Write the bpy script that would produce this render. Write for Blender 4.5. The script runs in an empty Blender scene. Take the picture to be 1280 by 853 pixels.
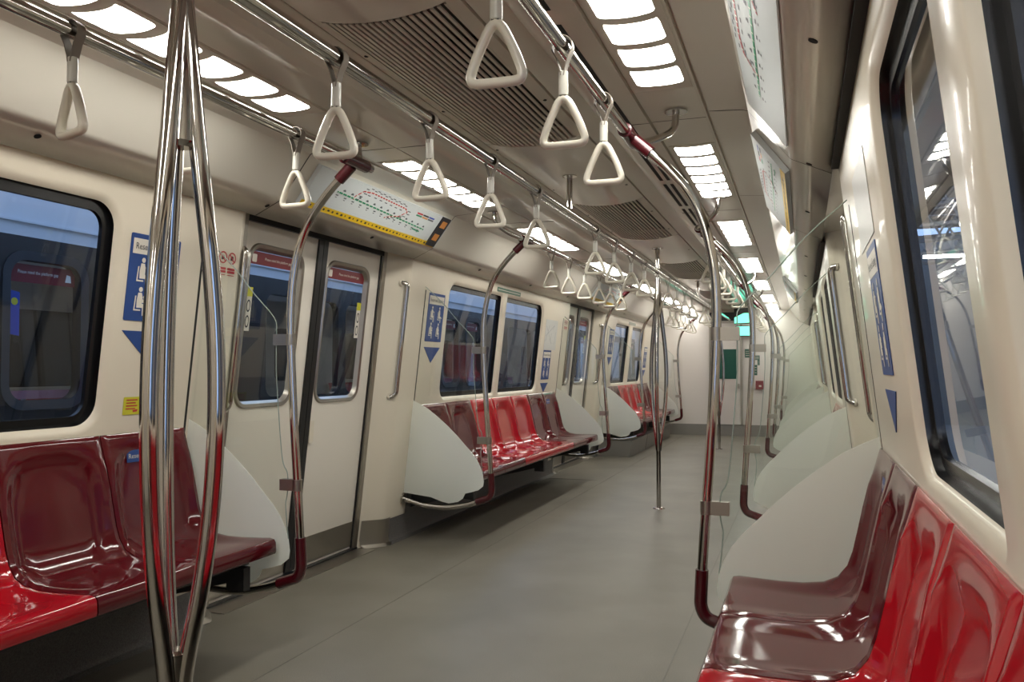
import bpy, bmesh, math, random
from mathutils import Vector, Matrix
from mathutils.geometry import tessellate_polygon
random.seed(7)
scene = bpy.context.scene
C = scene.collection
PI = math.pi

# ------------------------------------------------------------------ camera
CX, CH = 1.0951, 1.1228
YAW, PITCH, FPX = 0.33797, 0.03243, 1033.0
cam_data = bpy.data.cameras.new('camera')
cam_data.sensor_fit = 'HORIZONTAL'
cam_data.sensor_width = 36.0
cam_data.lens = 36.0 * FPX / 1280.0
cam_data.clip_start = 0.02
cam = bpy.data.objects.new('camera', cam_data)
C.objects.link(cam)
_f = Vector((-math.sin(YAW) * math.cos(PITCH), math.cos(YAW) * math.cos(PITCH), math.sin(PITCH)))
_r = Vector((math.cos(YAW), math.sin(YAW), 0))
_u = _r.cross(_f)
_m = Matrix((( _r.x, _u.x, -_f.x, CX), (_r.y, _u.y, -_f.y, 0), (_r.z, _u.z, -_f.z, CH), (0, 0, 0, 1)))
cam.matrix_world = _m
scene.camera = cam

# ------------------------------------------------------------------ world, exposure
world = bpy.data.worlds.new('daylight')
scene.world = world
world.use_nodes = True
wn = world.node_tree.nodes
bg = wn['Background']
bg.inputs[0].default_value = (0.40, 0.60, 1.0, 1)
bg.inputs[1].default_value = 1.6
LAMP = 17.0            # strength of the ceiling light cells
scene.view_settings.view_transform = 'Standard'
scene.view_settings.look = 'None'
scene.view_settings.exposure = 0.55
scene.view_settings.gamma = 1.0
scene.view_settings.use_curve_mapping = False
scene.cycles.max_bounces = 10
scene.cycles.diffuse_bounces = 5
scene.cycles.glossy_bounces = 6
scene.cycles.transparent_max_bounces = 24
scene.cycles.transmission_bounces = 8
scene.cycles.sample_clamp_indirect = 6.0
scene.cycles.caustics_reflective = False
scene.cycles.caustics_refractive = False

# ------------------------------------------------------------------ materials
def mat(name, col, rough=0.5, metal=0.0, coat=0.0, spec=0.5, emit=None, estr=0.0, noise=None, bump=None):
    m = bpy.data.materials.new(name)
    m.use_nodes = True
    nt = m.node_tree
    b = nt.nodes['Principled BSDF']
    b.inputs['Base Color'].default_value = (*col, 1)
    b.inputs['Roughness'].default_value = rough
    b.inputs['Metallic'].default_value = metal
    b.inputs['Coat Weight'].default_value = coat
    b.inputs['Coat Roughness'].default_value = 0.06
    b.inputs['Specular IOR Level'].default_value = spec
    if emit:
        b.inputs['Emission Color'].default_value = (*emit, 1)
        b.inputs['Emission Strength'].default_value = estr
    if noise:
        scale, amt = noise
        tc = nt.nodes.new('ShaderNodeTexCoord')
        nz = nt.nodes.new('ShaderNodeTexNoise')
        nz.inputs['Scale'].default_value = scale
        nz.inputs['Detail'].default_value = 5
        rp = nt.nodes.new('ShaderNodeValToRGB')
        rp.color_ramp.elements[0].position = 0.3
        rp.color_ramp.elements[1].position = 0.7
        rp.color_ramp.elements[0].color = (*[c * (1 - amt) for c in col], 1)
        rp.color_ramp.elements[1].color = (*[min(1, c * (1 + amt)) for c in col], 1)
        nt.links.new(tc.outputs['Object'], nz.inputs['Vector'])
        nt.links.new(nz.outputs['Fac'], rp.inputs['Fac'])
        nt.links.new(rp.outputs['Color'], b.inputs['Base Color'])
    if bump:
        scale, st = bump
        tc = nt.nodes.new('ShaderNodeTexCoord')
        nz = nt.nodes.new('ShaderNodeTexNoise')
        nz.inputs['Scale'].default_value = scale
        nz.inputs['Detail'].default_value = 3
        bp = nt.nodes.new('ShaderNodeBump')
        bp.inputs['Strength'].default_value = st
        bp.inputs['Distance'].default_value = 0.02
        nt.links.new(tc.outputs['Object'], nz.inputs['Vector'])
        nt.links.new(nz.outputs['Fac'], bp.inputs['Height'])
        nt.links.new(bp.outputs['Normal'], b.inputs['Normal'])
    return m

def glass_mat(name, tint, refl=1.0):
    m = bpy.data.materials.new(name)
    m.use_nodes = True
    nt = m.node_tree
    nt.nodes.clear()
    out = nt.nodes.new('ShaderNodeOutputMaterial')
    mix = nt.nodes.new('ShaderNodeMixShader')
    tr = nt.nodes.new('ShaderNodeBsdfTransparent')
    gl = nt.nodes.new('ShaderNodeBsdfGlossy')
    lw = nt.nodes.new('ShaderNodeLayerWeight')      # Schlick reflectance, the same from both faces of the pane
    lw.inputs['Blend'].default_value = 0.5
    pw = nt.nodes.new('ShaderNodeMath'); pw.operation = 'POWER'; pw.inputs[1].default_value = 5.0
    mul = nt.nodes.new('ShaderNodeMath'); mul.operation = 'MULTIPLY_ADD'
    mul.inputs[1].default_value = 0.93 * refl; mul.inputs[2].default_value = 0.06 * refl
    tr.inputs['Color'].default_value = (*tint, 1)
    gl.inputs['Roughness'].default_value = 0.02
    gl.inputs['Color'].default_value = (1, 1, 1, 1)
    nt.links.new(lw.outputs['Facing'], pw.inputs[0])
    nt.links.new(pw.outputs[0], mul.inputs[0])
    nt.links.new(mul.outputs[0], mix.inputs[0])
    nt.links.new(tr.outputs[0], mix.inputs[1])
    nt.links.new(gl.outputs[0], mix.inputs[2])
    nt.links.new(mix.outputs[0], out.inputs[0])
    return m

def floor_mat():
    m = mat('vinyl_floor', (0.25, 0.235, 0.19), 0.42, 0, 0.0, 0.4)
    nt = m.node_tree
    b = nt.nodes['Principled BSDF']
    tc = nt.nodes.new('ShaderNodeTexCoord')
    n1 = nt.nodes.new('ShaderNodeTexNoise'); n1.inputs['Scale'].default_value = 2.2; n1.inputs['Detail'].default_value = 6
    n2 = nt.nodes.new('ShaderNodeTexNoise'); n2.inputs['Scale'].default_value = 320; n2.inputs['Detail'].default_value = 2
    r1 = nt.nodes.new('ShaderNodeValToRGB')
    r1.color_ramp.elements[0].color = (0.160, 0.147, 0.117, 1); r1.color_ramp.elements[1].color = (0.200, 0.184, 0.149, 1)
    r1.color_ramp.elements[0].position = 0.35; r1.color_ramp.elements[1].position = 0.65
    r2 = nt.nodes.new('ShaderNodeValToRGB')
    r2.color_ramp.elements[0].color = (0.72, 0.72, 0.72, 1); r2.color_ramp.elements[1].color = (1.25, 1.25, 1.25, 1)
    r2.color_ramp.elements[0].position = 0.35; r2.color_ramp.elements[1].position = 0.66
    mx = nt.nodes.new('ShaderNodeMix'); mx.data_type = 'RGBA'; mx.blend_type = 'MULTIPLY'; mx.inputs[0].default_value = 1
    L = nt.links.new
    L(tc.outputs['Object'], n1.inputs['Vector']); L(tc.outputs['Object'], n2.inputs['Vector'])
    L(n1.outputs['Fac'], r1.inputs['Fac']); L(n2.outputs['Fac'], r2.inputs['Fac'])
    L(r1.outputs['Color'], mx.inputs[6]); L(r2.outputs['Color'], mx.inputs[7])
    L(mx.outputs[2], b.inputs['Base Color'])
    return m

M = {}
M['cream'] = mat('cream_panel', (0.73, 0.665, 0.54), 0.28, 0, 0.25, 0.5)
M['door_cream'] = mat('door_paint', (0.76, 0.71, 0.62), 0.3, 0, 0.15, 0.5)
M['ceiling'] = mat('ceiling_laminate', (0.73, 0.70, 0.61), 0.2, 0, 0.3, 0.5, bump=(3.0, 0.05))
M['ceiling_matt'] = mat('ceiling_paint', (0.62, 0.575, 0.49), 0.3, 0, 0.1, 0.5)
M['end_white'] = mat('bulkhead_panel', (0.70, 0.66, 0.62), 0.4)
M['floor'] = floor_mat()
M['cove'] = mat('floor_cove_and_shade', (0.11, 0.105, 0.10), 0.5, noise=(180, 0.35))  # also colours the painted shade strip below the seats
M['red'] = mat('red_seat_shell', (0.40, 0.006, 0.014), 0.1, 0, 0.25)
M['maroon'] = mat('maroon_seat_shell', (0.095, 0.005, 0.009), 0.1, 0, 0.25)
M['sleeve'] = mat('maroon_sleeve', (0.065, 0.004, 0.008), 0.25, 0, 0.4)
M['chrome'] = mat('polished_steel', (0.54, 0.515, 0.485), 0.08, 1.0)
M['brushed'] = mat('brushed_steel', (0.40, 0.375, 0.33), 0.34, 1.0)
M['bracket'] = mat('dark_bracket', (0.025, 0.025, 0.025), 0.5)
M['black'] = mat('black_rubber', (0.008, 0.008, 0.009), 0.35)
M['gap'] = mat('dark_gap', (0.012, 0.011, 0.010), 0.8)
M['reveal'] = mat('black_window_reveal', (0.006, 0.006, 0.007), 0.25)
M['pane'] = glass_mat('window_glass', (0.84, 0.87, 0.90), 1.0)
M['clear'] = glass_mat('screen_glass', (0.95, 0.985, 0.965), 0.9)
M['edge'] = mat('glass_edge', (0.30, 0.36, 0.32), 0.2)
M['frost'] = mat('frosted_glass', (0.87, 0.885, 0.83), 0.42, 0, 0.0, 0.4)
_nt = M['frost'].node_tree
_tl = _nt.nodes.new('ShaderNodeBsdfTranslucent'); _tl.inputs['Color'].default_value = (0.90, 0.92, 0.87, 1)
_mx = _nt.nodes.new('ShaderNodeMixShader'); _mx.inputs[0].default_value = 0.38
_nt.links.new(_nt.nodes['Principled BSDF'].outputs[0], _mx.inputs[1]); _nt.links.new(_tl.outputs[0], _mx.inputs[2])
_nt.links.new(_mx.outputs[0], _nt.nodes['Material Output'].inputs[0])
M['strap'] = mat('grey_webbing', (0.20, 0.17, 0.135), 0.55)
M['handle'] = mat('cream_plastic', (0.72, 0.68, 0.57), 0.28, 0, 0.2)
M['sleeve_pale'] = mat('pale_sleeve', (0.60, 0.59, 0.52), 0.25, 0, 0.2)
M['cell'] = mat('light_diffuser', (0.9, 0.9, 0.9), 0.4, emit=(1.0, 0.975, 0.905), estr=LAMP)
M['slat'] = mat('vent_slat', (0.64, 0.61, 0.53), 0.4)
M['blue'] = mat('sign_blue', (0.018, 0.062, 0.24), 0.4)
M['white'] = mat('sign_white', (0.72, 0.68, 0.60), 0.4)
M['purewhite'] = mat('print_white', (0.8, 0.8, 0.78), 0.4)
M['ink'] = mat('dark_ink', (0.02, 0.02, 0.025), 0.5)
M['map'] = mat('map_face', (0.56, 0.60, 0.60), 0.5, 0, 0.0, 0.3)
M['map_red'] = mat('map_red', (0.50, 0.02, 0.03), 0.4)
M['map_green'] = mat('map_green', (0.01, 0.26, 0.12), 0.4)
M['map_text'] = mat('map_text', (0.10, 0.11, 0.12), 0.5)
M['yellow'] = mat('caution_yellow', (0.72, 0.47, 0.012), 0.4)
M['lime'] = mat('notice_yellow', (0.60, 0.58, 0.04), 0.4)
M['orange'] = mat('indicator_orange', (0.62, 0.25, 0.05), 0.4)
M['stickerred'] = mat('sticker_red', (0.48, 0.04, 0.045), 0.4)
M['banner'] = mat('banner_red', (0.17, 0.012, 0.02), 0.4)
M['greensign'] = mat('notice_green', (0.004, 0.085, 0.06), 0.35)
M['darkgreen'] = mat('dark_green_sticker', (0.02, 0.10, 0.05), 0.4)
M['exitlit'] = mat('lit_green_sign_and_reflection', (0.1, 0.5, 0.35), 0.4, emit=(0.16, 0.95, 0.62), estr=1.5)
M['firebox'] = mat('fire_red', (0.22, 0.02, 0.03), 0.4)
M['nbody'] = mat('black_car_band', (0.015, 0.015, 0.018), 0.25)
M['nwhite'] = mat('white_car_paint', (0.66, 0.70, 0.75), 0.35)
M['nin'] = mat('dim_interior', (0.50, 0.49, 0.46), 0.6)
M['nlamp'] = mat('dim_lamp', (0.9, 0.9, 0.9), 0.4, emit=(1.0, 0.96, 0.9), estr=4.0)
M['depotfill'] = mat('depot_fill_glow', (0.9, 0.9, 0.9), 0.4, emit=(1.0, 0.95, 0.86), estr=25.0)
M['steelgrey'] = mat('depot_steel', (0.30, 0.32, 0.34), 0.6)
M['depotwall'] = mat('depot_cladding', (0.26, 0.26, 0.25), 0.7)
M['concrete'] = mat('depot_concrete', (0.25, 0.25, 0.24), 0.8)
M['poster'] = mat('poster_blue', (0.03, 0.07, 0.42), 0.4)

# ------------------------------------------------------------------ mesh helpers
ORG = {}
class MB:
    def __init__(self):
        self.v, self.f, self.mi = [], [], []
        self.cur = 0
    def add(self, vs, fs):
        n = len(self.v)
        self.v += [tuple(p) for p in vs]
        for f in fs:
            self.f.append(tuple(n + i for i in f))
            self.mi.append(self.cur)
        return self
    def poly(self, pts):
        return self.add(pts, [tuple(range(len(pts)))])
    def box(self, x0, x1, y0, y1, z0, z1):
        vs = [(x, y, z) for x in (x0, x1) for y in (y0, y1) for z in (z0, z1)]
        return self.add(vs, [(0, 1, 3, 2), (4, 6, 7, 5), (0, 4, 5, 1), (2, 3, 7, 6), (0, 2, 6, 4), (1, 5, 7, 3)])
    def prism(self, pts, off):
        n = len(pts)
        off = Vector(off)
        vs = [Vector(p) for p in pts] + [Vector(p) + off for p in pts]
        fs = [tuple(range(n)), tuple(range(2 * n - 1, n - 1, -1))]
        fs += [(i, (i + 1) % n, n + (i + 1) % n, n + i) for i in range(n)]
        return self.add(vs, fs)
    def grid(self, rows, close=False):
        n = len(rows[0])
        vs = [p for r in rows for p in r]
        fs = []
        for i in range(len(rows) - 1):
            for j in range(n - 1 if not close else n):
                k = (j + 1) % n
                fs.append((i * n + j, i * n + k, (i + 1) * n + k, (i + 1) * n + j))
        return self.add(vs, fs)
    def tube(self, path, r, n=14, closed=False, caps=True, flat=None):
        path = [Vector(p) for p in path]
        m = len(path)
        rs = r if isinstance(r, (list, tuple)) else [r] * m
        tang = []
        for i in range(m):
            if closed:
                t = path[(i + 1) % m] - path[i - 1]
            else:
                t = path[min(i + 1, m - 1)] - path[max(i - 1, 0)]
            tang.append(t.normalized())
        a = Vector((0, 0, 1)) if abs(tang[0].z) < 0.9 else Vector((0, 1, 0))
        nrm = (a - tang[0] * a.dot(tang[0])).normalized()
        rows = []
        for i in range(m):
            nrm = (nrm - tang[i] * nrm.dot(tang[i])).normalized()
            bn = tang[i].cross(nrm)
            row = []
            for k in range(n):
                th = 2 * PI * k / n
                d = nrm * math.cos(th) * rs[i] + bn * math.sin(th) * rs[i]
                if flat:
                    ax, sc = flat
                    ax = Vector(ax)
                    d = d + ax * d.dot(ax) * (sc - 1)
                row.append(path[i] + d)
            rows.append(row)
        if closed:
            rows.append(rows[0])
        self.grid(rows, True)
        if caps and not closed:
            self.poly(rows[0][::-1])
            self.poly(rows[-1])
        return self
    def disc(self, c, axis, r, h, n=20):
        c, axis = Vector(c), Vector(axis).normalized()
        return self.tube([c, c + axis * h], r, n)
    def holed(self, outer, holes, fn):
        """flat polygon with holes, 2D points mapped by fn"""
        loops = [[Vector((p[0], p[1], 0)) for p in lp] for lp in [outer] + holes]
        tris = tessellate_polygon(loops)
        pts = [fn(p.x, p.y) for lp in loops for p in lp]
        return self.add(pts, tris)
    def strip(self, a, b, closed=True):
        return self.grid([a, b], closed)
    def build(self, name, mats, parent=None, sharp=38, **props):
        me = bpy.data.meshes.new(name)
        o = bpy.data.objects.new(name, me)
        C.objects.link(o)
        base = ORG.get(parent.name, Vector()) if parent is not None else Vector()
        if parent is not None:
            o.parent = parent
        ORG[o.name] = base
        me.from_pydata([Vector(p) - base for p in self.v], [], self.f)
        if not isinstance(mats, (list, tuple)):
            mats = [mats]
        for mm in mats:
            me.materials.append(mm)
        me.polygons.foreach_set('material_index', self.mi)
        bm = bmesh.new()
        bm.from_mesh(me)
        bmesh.ops.remove_doubles(bm, verts=bm.verts, dist=1e-5)
        bmesh.ops.recalc_face_normals(bm, faces=bm.faces)
        bm.to_mesh(me)
        bm.free()
        me.polygons.foreach_set('use_smooth', [True] * len(me.polygons))
        me.set_sharp_from_angle(angle=math.radians(sharp))
        for k, v in props.items():
            o[k] = v
        return o

def thing(name, loc, label=None, category=None, group=None, kind=None):
    o = bpy.data.objects.new(name, None)
    o.empty_display_size = 0.05
    C.objects.link(o)
    o.location = loc
    ORG[o.name] = Vector(loc)
    if label: o['label'] = label
    if category: o['category'] = category
    if group: o['group'] = group
    if kind: o['kind'] = kind
    return o

def copy_tree(o, parent=None):
    c = o.copy()
    C.objects.link(c)
    if parent is not None:
        c.parent = parent
    for ch in list(o.children):
        copy_tree(ch, c)
    return c

def crom(pts, n=8):
    pts = [Vector(p) for p in pts]
    out = []
    P = [pts[0] * 2 - pts[1]] + pts + [pts[-1] * 2 - pts[-2]]
    for i in range(1, len(P) - 2):
        for k in range(n):
            t = k / n
            a, b, c, d = P[i - 1], P[i], P[i + 1], P[i + 2]
            out.append(0.5 * ((2 * b) + (c - a) * t + (2 * a - 5 * b + 4 * c - d) * t * t + (3 * b - a - 3 * c + d) * t ** 3))
    out.append(pts[-1])
    return out

def bend(pts, r=0.03, n=6):
    """polyline with rounded corners"""
    pts = [Vector(p) for p in pts]
    out = [pts[0]]
    for i in range(1, len(pts) - 1):
        a, b, c = pts[i - 1], pts[i], pts[i + 1]
        d1, d2 = (a - b), (c - b)
        rr = min(r, d1.length * 0.49, d2.length * 0.49)
        p, q = b + d1.normalized() * rr, b + d2.normalized() * rr
        for k in range(n + 1):
            t = k / n
            out.append(p * (1 - t) ** 2 + b * 2 * t * (1 - t) + q * t * t)
    out.append(pts[-1])
    return out

def rrect(a0, a1, b0, b1, r, n=6):
    pts = []
    for cx, cy, st in ((a1 - r, b1 - r, 0), (a0 + r, b1 - r, 90), (a0 + r, b0 + r, 180), (a1 - r, b0 + r, 270)):
        for k in range(n + 1):
            t = math.radians(st + 90 * k / n)
            pts.append((cx + r * math.cos(t), cy + r * math.sin(t)))
    return pts

def rrect2(a0, a1, b0, b1, r0, r1, n=8):
    """rounded rectangle with radius r0 at the a0 end and r1 at the a1 end"""
    pts = []
    for cx, cy, st, r in ((a1 - r1, b1 - r1, 0, r1), (a0 + r0, b1 - r0, 90, r0), (a0 + r0, b0 + r0, 180, r0), (a1 - r1, b0 + r1, 270, r1)):
        for k in range(n + 1):
            t = math.radians(st + 90 * k / n)
            pts.append((cx + r * math.cos(t), cy + r * math.sin(t)))
    return pts

def text_mesh(s, size):
    cu = bpy.data.curves.new('lettering', 'FONT')
    cu.body = s
    cu.size = size
    cu.align_x = 'CENTER'
    cu.align_y = 'CENTER'
    cu.resolution_u = 2
    o = bpy.data.objects.new('lettering', cu)
    C.objects.link(o)
    dg = bpy.context.evaluated_depsgraph_get()
    me = bpy.data.meshes.new_from_object(o.evaluated_get(dg))
    vs = [(v.co.x, v.co.y) for v in me.vertices]
    fs = [tuple(p.vertices) for p in me.polygons]
    bpy.data.objects.remove(o)
    bpy.data.curves.remove(cu)
    bpy.data.meshes.remove(me)
    return vs, fs

# ------------------------------------------------------------------ car cross-section
def W(z): return 1.219 + 0.114 * (1.8 - z)          # bench-bay wall plane, |x| at height z
def D(z): return W(z) + 0.128                       # door plane
YB, YE = -2.2, 14.1                                 # back wall, far bulkhead
# door bays: (seam, post corner, jamb, jamb, post corner, seam)
DOORS = [(2.79, 3.02, 3.17, 4.55, 4.70, 4.93), (8.25, 8.46, 8.61, 9.97, 10.11, 10.33)]
BENCHBAYS = [(YB, 2.79), (4.93, 8.25), (10.33, YE)]
ZT = 1.80
# window openings (y0, y1) per side; z range common
WZ0, WZ1 = 0.915, 1.715
WINS = {-1: [[(0.16, 1.16), (1.27, 2.335)], [(5.335, 6.40), (6.51, 7.545)], [(10.80, 11.71), (11.94, 12.88)]],
        1: [[(-0.10, 0.945), (1.13, 1.86)], [(5.335, 6.40), (6.51, 7.545)], [(10.80, 11.71), (11.94, 12.88)]]}
SIDE = {-1: 'left', 1: 'right'}

# floor
mb = MB(); mb.box(-1.62, 1.62, YB - 0.1, YE + 0.1, -0.08, 0.0)
mb.build('floor', M['floor'], kind='structure')
mb = MB()
for x in (-0.775, 0.61):
    mb.box(x - 0.002, x + 0.002, YB, YE, 0.0, 0.0012)
for y in (8.09,):
    mb.box(-1.35, -0.85, y - 0.002, y + 0.002, 0.0, 0.0012)
mb.build('trim_1', mat('floor_weld', (0.15, 0.14, 0.115), 0.5), kind='structure')

# walls
for s in (-1, 1):
    mb = MB()
    for bi, (y0, y1) in enumerate(BENCHBAYS):
        holes = []
        for wi, (a, b) in enumerate(WINS[s][bi]):
            e0, e1 = (0.03, 0.012) if wi == 0 else (0.012, 0.03)
            r0, r1 = (0.09, 0.025) if wi == 0 else (0.025, 0.09)
            out = rrect2(a - e0, b + e1, WZ0 - 0.03, WZ1 + 0.03, r0 + e0, r1 + e1)
            inn = rrect2(a, b, WZ0, WZ1, r0, r1)
            holes.append(out)
            mid = rrect2(a - e0 * 0.47, b + e1 * 0.47, WZ0 - 0.014, WZ1 + 0.014, r0 + e0 * 0.47, r1 + e1 * 0.47)
            l0 = [(s * W(z), y, z) for y, z in out]
            l1 = [(s * (W(z) + 0.004), y, z) for y, z in mid]
            l2 = [(s * (W(z) + 0.018), y, z) for y, z in inn]
            mb.strip(l0, l1); mb.strip(l1, l2)
        mb.holed([(y0, 0), (y1, 0), (y1, ZT + 0.045), (y0, ZT + 0.045)], holes, lambda y, z: (s * W(z), y, z))
    for (sa, ca, ja, jb, cb, sb) in DOORS:
        for (y0, y1, y2) in ((sa, ca, ja), (sb, cb, jb)):
            zt = 1.835
            mb.grid([[(s * W(0), y0, 0), (s * W(zt), y0, zt)], [(s * W(0), y1, 0), (s * W(zt), y1, zt)]])
            d = 0.25 if y2 > y1 else -0.25
            # rounded corner then slant into the door recess
            q = [(y1, 0.0), (y1 + (y2 - y1) * 0.18, 0.008), (y1 + (y2 - y1) * 0.4, 0.035), (y2, 0.115)]
            mb.grid([[(s * (W(0) + dx), yy, 0), (s * (W(1.87) + dx), yy, 1.87)] for yy, dx in q])
    mb.build('wall_' + SIDE[s], M['cream'], kind='structure')
    # dark joints between bench panels and door posts
    mb = MB()
    for (sa, ca, ja, jb, cb, sb) in DOORS:
        for y in (sa, sb):
            z0, z1 = 0.32, 1.635
            mb.prism([(s * (W(z0) - 0.001), y - 0.006, z0), (s * (W(z0) - 0.001), y + 0.006, z0), (s * (W(z1) - 0.001), y + 0.006, z1), (s * (W(z1) - 0.001), y - 0.006, z1)], (s * 0.004, 0, 0))
    mb.build('trim_%d' % (2 if s < 0 else 3), M['gap'], kind='structure')
    # coved floor edge, and a dark wall strip painting the shade under the benches
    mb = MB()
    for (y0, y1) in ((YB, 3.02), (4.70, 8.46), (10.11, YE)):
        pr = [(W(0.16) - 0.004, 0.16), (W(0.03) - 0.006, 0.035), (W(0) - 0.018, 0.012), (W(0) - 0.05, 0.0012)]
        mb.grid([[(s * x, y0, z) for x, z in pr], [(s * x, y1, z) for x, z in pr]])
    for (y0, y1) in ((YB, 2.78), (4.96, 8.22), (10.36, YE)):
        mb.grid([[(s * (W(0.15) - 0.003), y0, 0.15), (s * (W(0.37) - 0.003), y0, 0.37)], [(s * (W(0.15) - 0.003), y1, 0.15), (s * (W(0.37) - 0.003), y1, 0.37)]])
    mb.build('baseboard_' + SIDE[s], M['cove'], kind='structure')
    # stainless feet of the door posts
    mb = MB()
    for (sa, ca, ja, jb, cb, sb) in DOORS:
        for (y1, y2) in ((ca, ja), (cb, jb)):
            q = [(y1 - (y2 - y1) * 0.35, -0.006), (y1, -0.007), (y1 + (y2 - y1) * 0.18, 0.001), (y1 + (y2 - y1) * 0.4, 0.028), (y2 - (y2 - y1) * 0.1, 0.095)]
            rows = []
            for yy, dx in q:
                rows.append([(s * (W(0.17) + dx), yy, 0.17), (s * (W(0.05) + dx), yy, 0.05), (s * (W(0.0) + dx - 0.012), yy, 0.018), (s * (W(0.0) + dx - 0.04), yy, 0.0015)])
            mb.grid(rows)
    mb.build('trim_%d' % (4 if s < 0 else 5), M['brushed'], kind='structure')

# ceiling profile (|x|, z) from the middle outwards
PROF_MID = [(0, 2.088), (0.05, 2.089), (0.10, 2.094), (0.15, 2.102), (0.20, 2.114), (0.228, 2.122)]
PROF_SIDE = [(0.228, 2.122), (0.229, 2.145), (0.236, 2.145), (0.237, 2.125), (0.26, 2.135), (0.33, 2.14), (0.345, 2.12), (0.36, 2.093), (0.385, 2.077), (0.41, 2.072), (0.545, 2.070),
             (0.546, 2.088), (0.555, 2.088), (0.556, 2.073), (0.76, 2.073), (0.761, 2.071), (0.768, 2.071), (0.769, 2.088), (0.779, 2.088), (0.780, 2.068), (0.90, 2.060), (0.918, 2.054), (0.933, 2.036),
             (1.055, 1.876), (1.062, 1.868), (1.072, 1.862), (1.200, 1.804)]
mb = MB()
VENTS = [(2.02, 3.40), (4.80, 6.20), (7.70, 9.15), (10.55, 12.0)]
def prow(pf, y, s): return [(s * x, y, z) for x, z in pf]
full = [(-x, z) for x, z in PROF_MID[::-1]] + PROF_MID[1:]
edges = [YB] + [e for v in VENTS for e in v] + [YE]
for i in range(0, len(edges), 2):
    mb.grid([[(x, edges[i], z) for x, z in full], [(x, edges[i + 1], z) for x, z in full]])
for (a, b) in VENTS:     # recess above each vent
    rim = [(-0.205, 2.112), (0.205, 2.112)]
    mb.box(-0.228, 0.228, a, b, 2.19, 2.2)
    for sx in (-1, 1):
        mb.grid([[(sx * 0.228, a, 2.122), (sx * 0.228, b, 2.122)], [(sx * 0.228, a, 2.19), (sx * 0.228, b, 2.19)]])
    for y in (a, b):
        mb.grid([[(x, y, z) for x, z in full], [(x, y, 2.19) for x, z in full]])
for s in (-1, 1):
    mb.grid([prow(PROF_SIDE, YB, s), prow(PROF_SIDE, YE, s)])
    # gap piece from soffit to wall in bench bays, header over the doors
    for (y0, y1) in ((YB, 3.03), (4.69, 8.47), (10.10, YE)):
        mb.grid([[(s * 1.200, y0, 1.804), (s * 1.203, y0, 1.83), (s * 1.232, y0, 1.83)], [(s * 1.200, y1, 1.804), (s * 1.203, y1, 1.83), (s * 1.232, y1, 1.83)]])
    for (y0, y1) in ((3.03, 4.69), (8.47, 10.10)):
        h = [(1.200, 1.804), (1.195, 1.835), (1.44, 1.838)]
        mb.grid([prow([(1.12, 1.8405), (1.15, 1.841), (1.44, 1.836)], y0, s), prow([(1.12, 1.8405), (1.15, 1.841), (1.44, 1.836)], y1, s)])
mb.grid([[(x, YB, z) for x, z in ((-1.63, 1.80), (-1.63, 2.26), (1.63, 2.26), (1.63, 1.80))], [(x, YE, z) for x, z in ((-1.63, 1.80), (-1.63, 2.26), (1.63, 2.26), (1.63, 1.80))]])
for s in (-1, 1):
    mb.grid([[(s * 1.40, YB, 1.855), (s * 1.63, YB, 1.855)], [(s * 1.40, YE, 1.855), (s * 1.63, YE, 1.855)]])
mb.build('ceiling', M['ceiling'], sharp=22, kind='structure')
# dark slot between soffit and wall, soffit joints, ceiling joints
mb = MB()
for s in (-1, 1):
    for (y0, y1) in ((YB, 3.0), (4.75, 8.43), (10.15, YE)):
        if s > 0:
            mb.box(1.194, 1.2185, y0, y1, 1.799, 1.8075)
    for y in (3.08, 4.66, 8.5, 10.06):
        pf = [(0.78, 2.067), (0.90, 2.059), (0.918, 2.053), (0.9325, 2.035), (1.0545, 1.875), (1.0615, 1.867), (1.0715, 1.861), (1.199, 1.803)]
        mb.grid([prow(pf, y - 0.003, s), prow(pf, y + 0.003, s)])
    for y in (1.30, 3.17, 5.1, 7.03, 8.96):
        mb.box(min(s * 0.556, s * 0.76), max(s * 0.556, s * 0.76), y - 0.0015, y + 0.0015, 2.0722, 2.073)
        mb.box(min(s * 0.41, s * 0.545), max(s * 0.41, s * 0.545), y - 0.0015, y + 0.0015, 2.0695, 2.0712)
mb.build('trim_6', M['gap'], kind='structure')
# little fixings in the soffit
mb = MB()
for s in (-1, 1):
    for y in (0.7, 1.90, 3.06, 4.0, 5.6, 6.8, 8.0, 9.3, 10.8):
        mb.disc((s * 1.125, y, 1.8385), (s * 0.41, 0, 0.91), 0.011, -0.003, 12)
    for y in (0.9, 1.5, 2.3, 2.9, 3.5, 4.4, 5.2, 5.9, 7.0):
        mb.disc((s * 0.205, y, 2.1155), (0, 0, -1), 0.007, 0.0025, 10)
mb.build('trim_7', M['gap'], kind='structure')

# end bulkheads
mb = MB(); mb.box(-1.62, 1.62, YB - 0.06, YB, 0, 2.25)
mb.build('wall_back', M['end_white'], kind='structure')
mb = MB(); mb.box(-1.62, 1.62, YE, YE + 0.06, 0, 2.25)
mb.build('wall_end', M['end_white'], kind='structure')
mb = MB(); mb.box(-1.40, 1.40, YE - 0.008, YE, 0.0, 0.185)
mb.build('baseboard_end', mat('end_kick', (0.24, 0.23, 0.21), 0.5), kind='structure')

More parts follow.
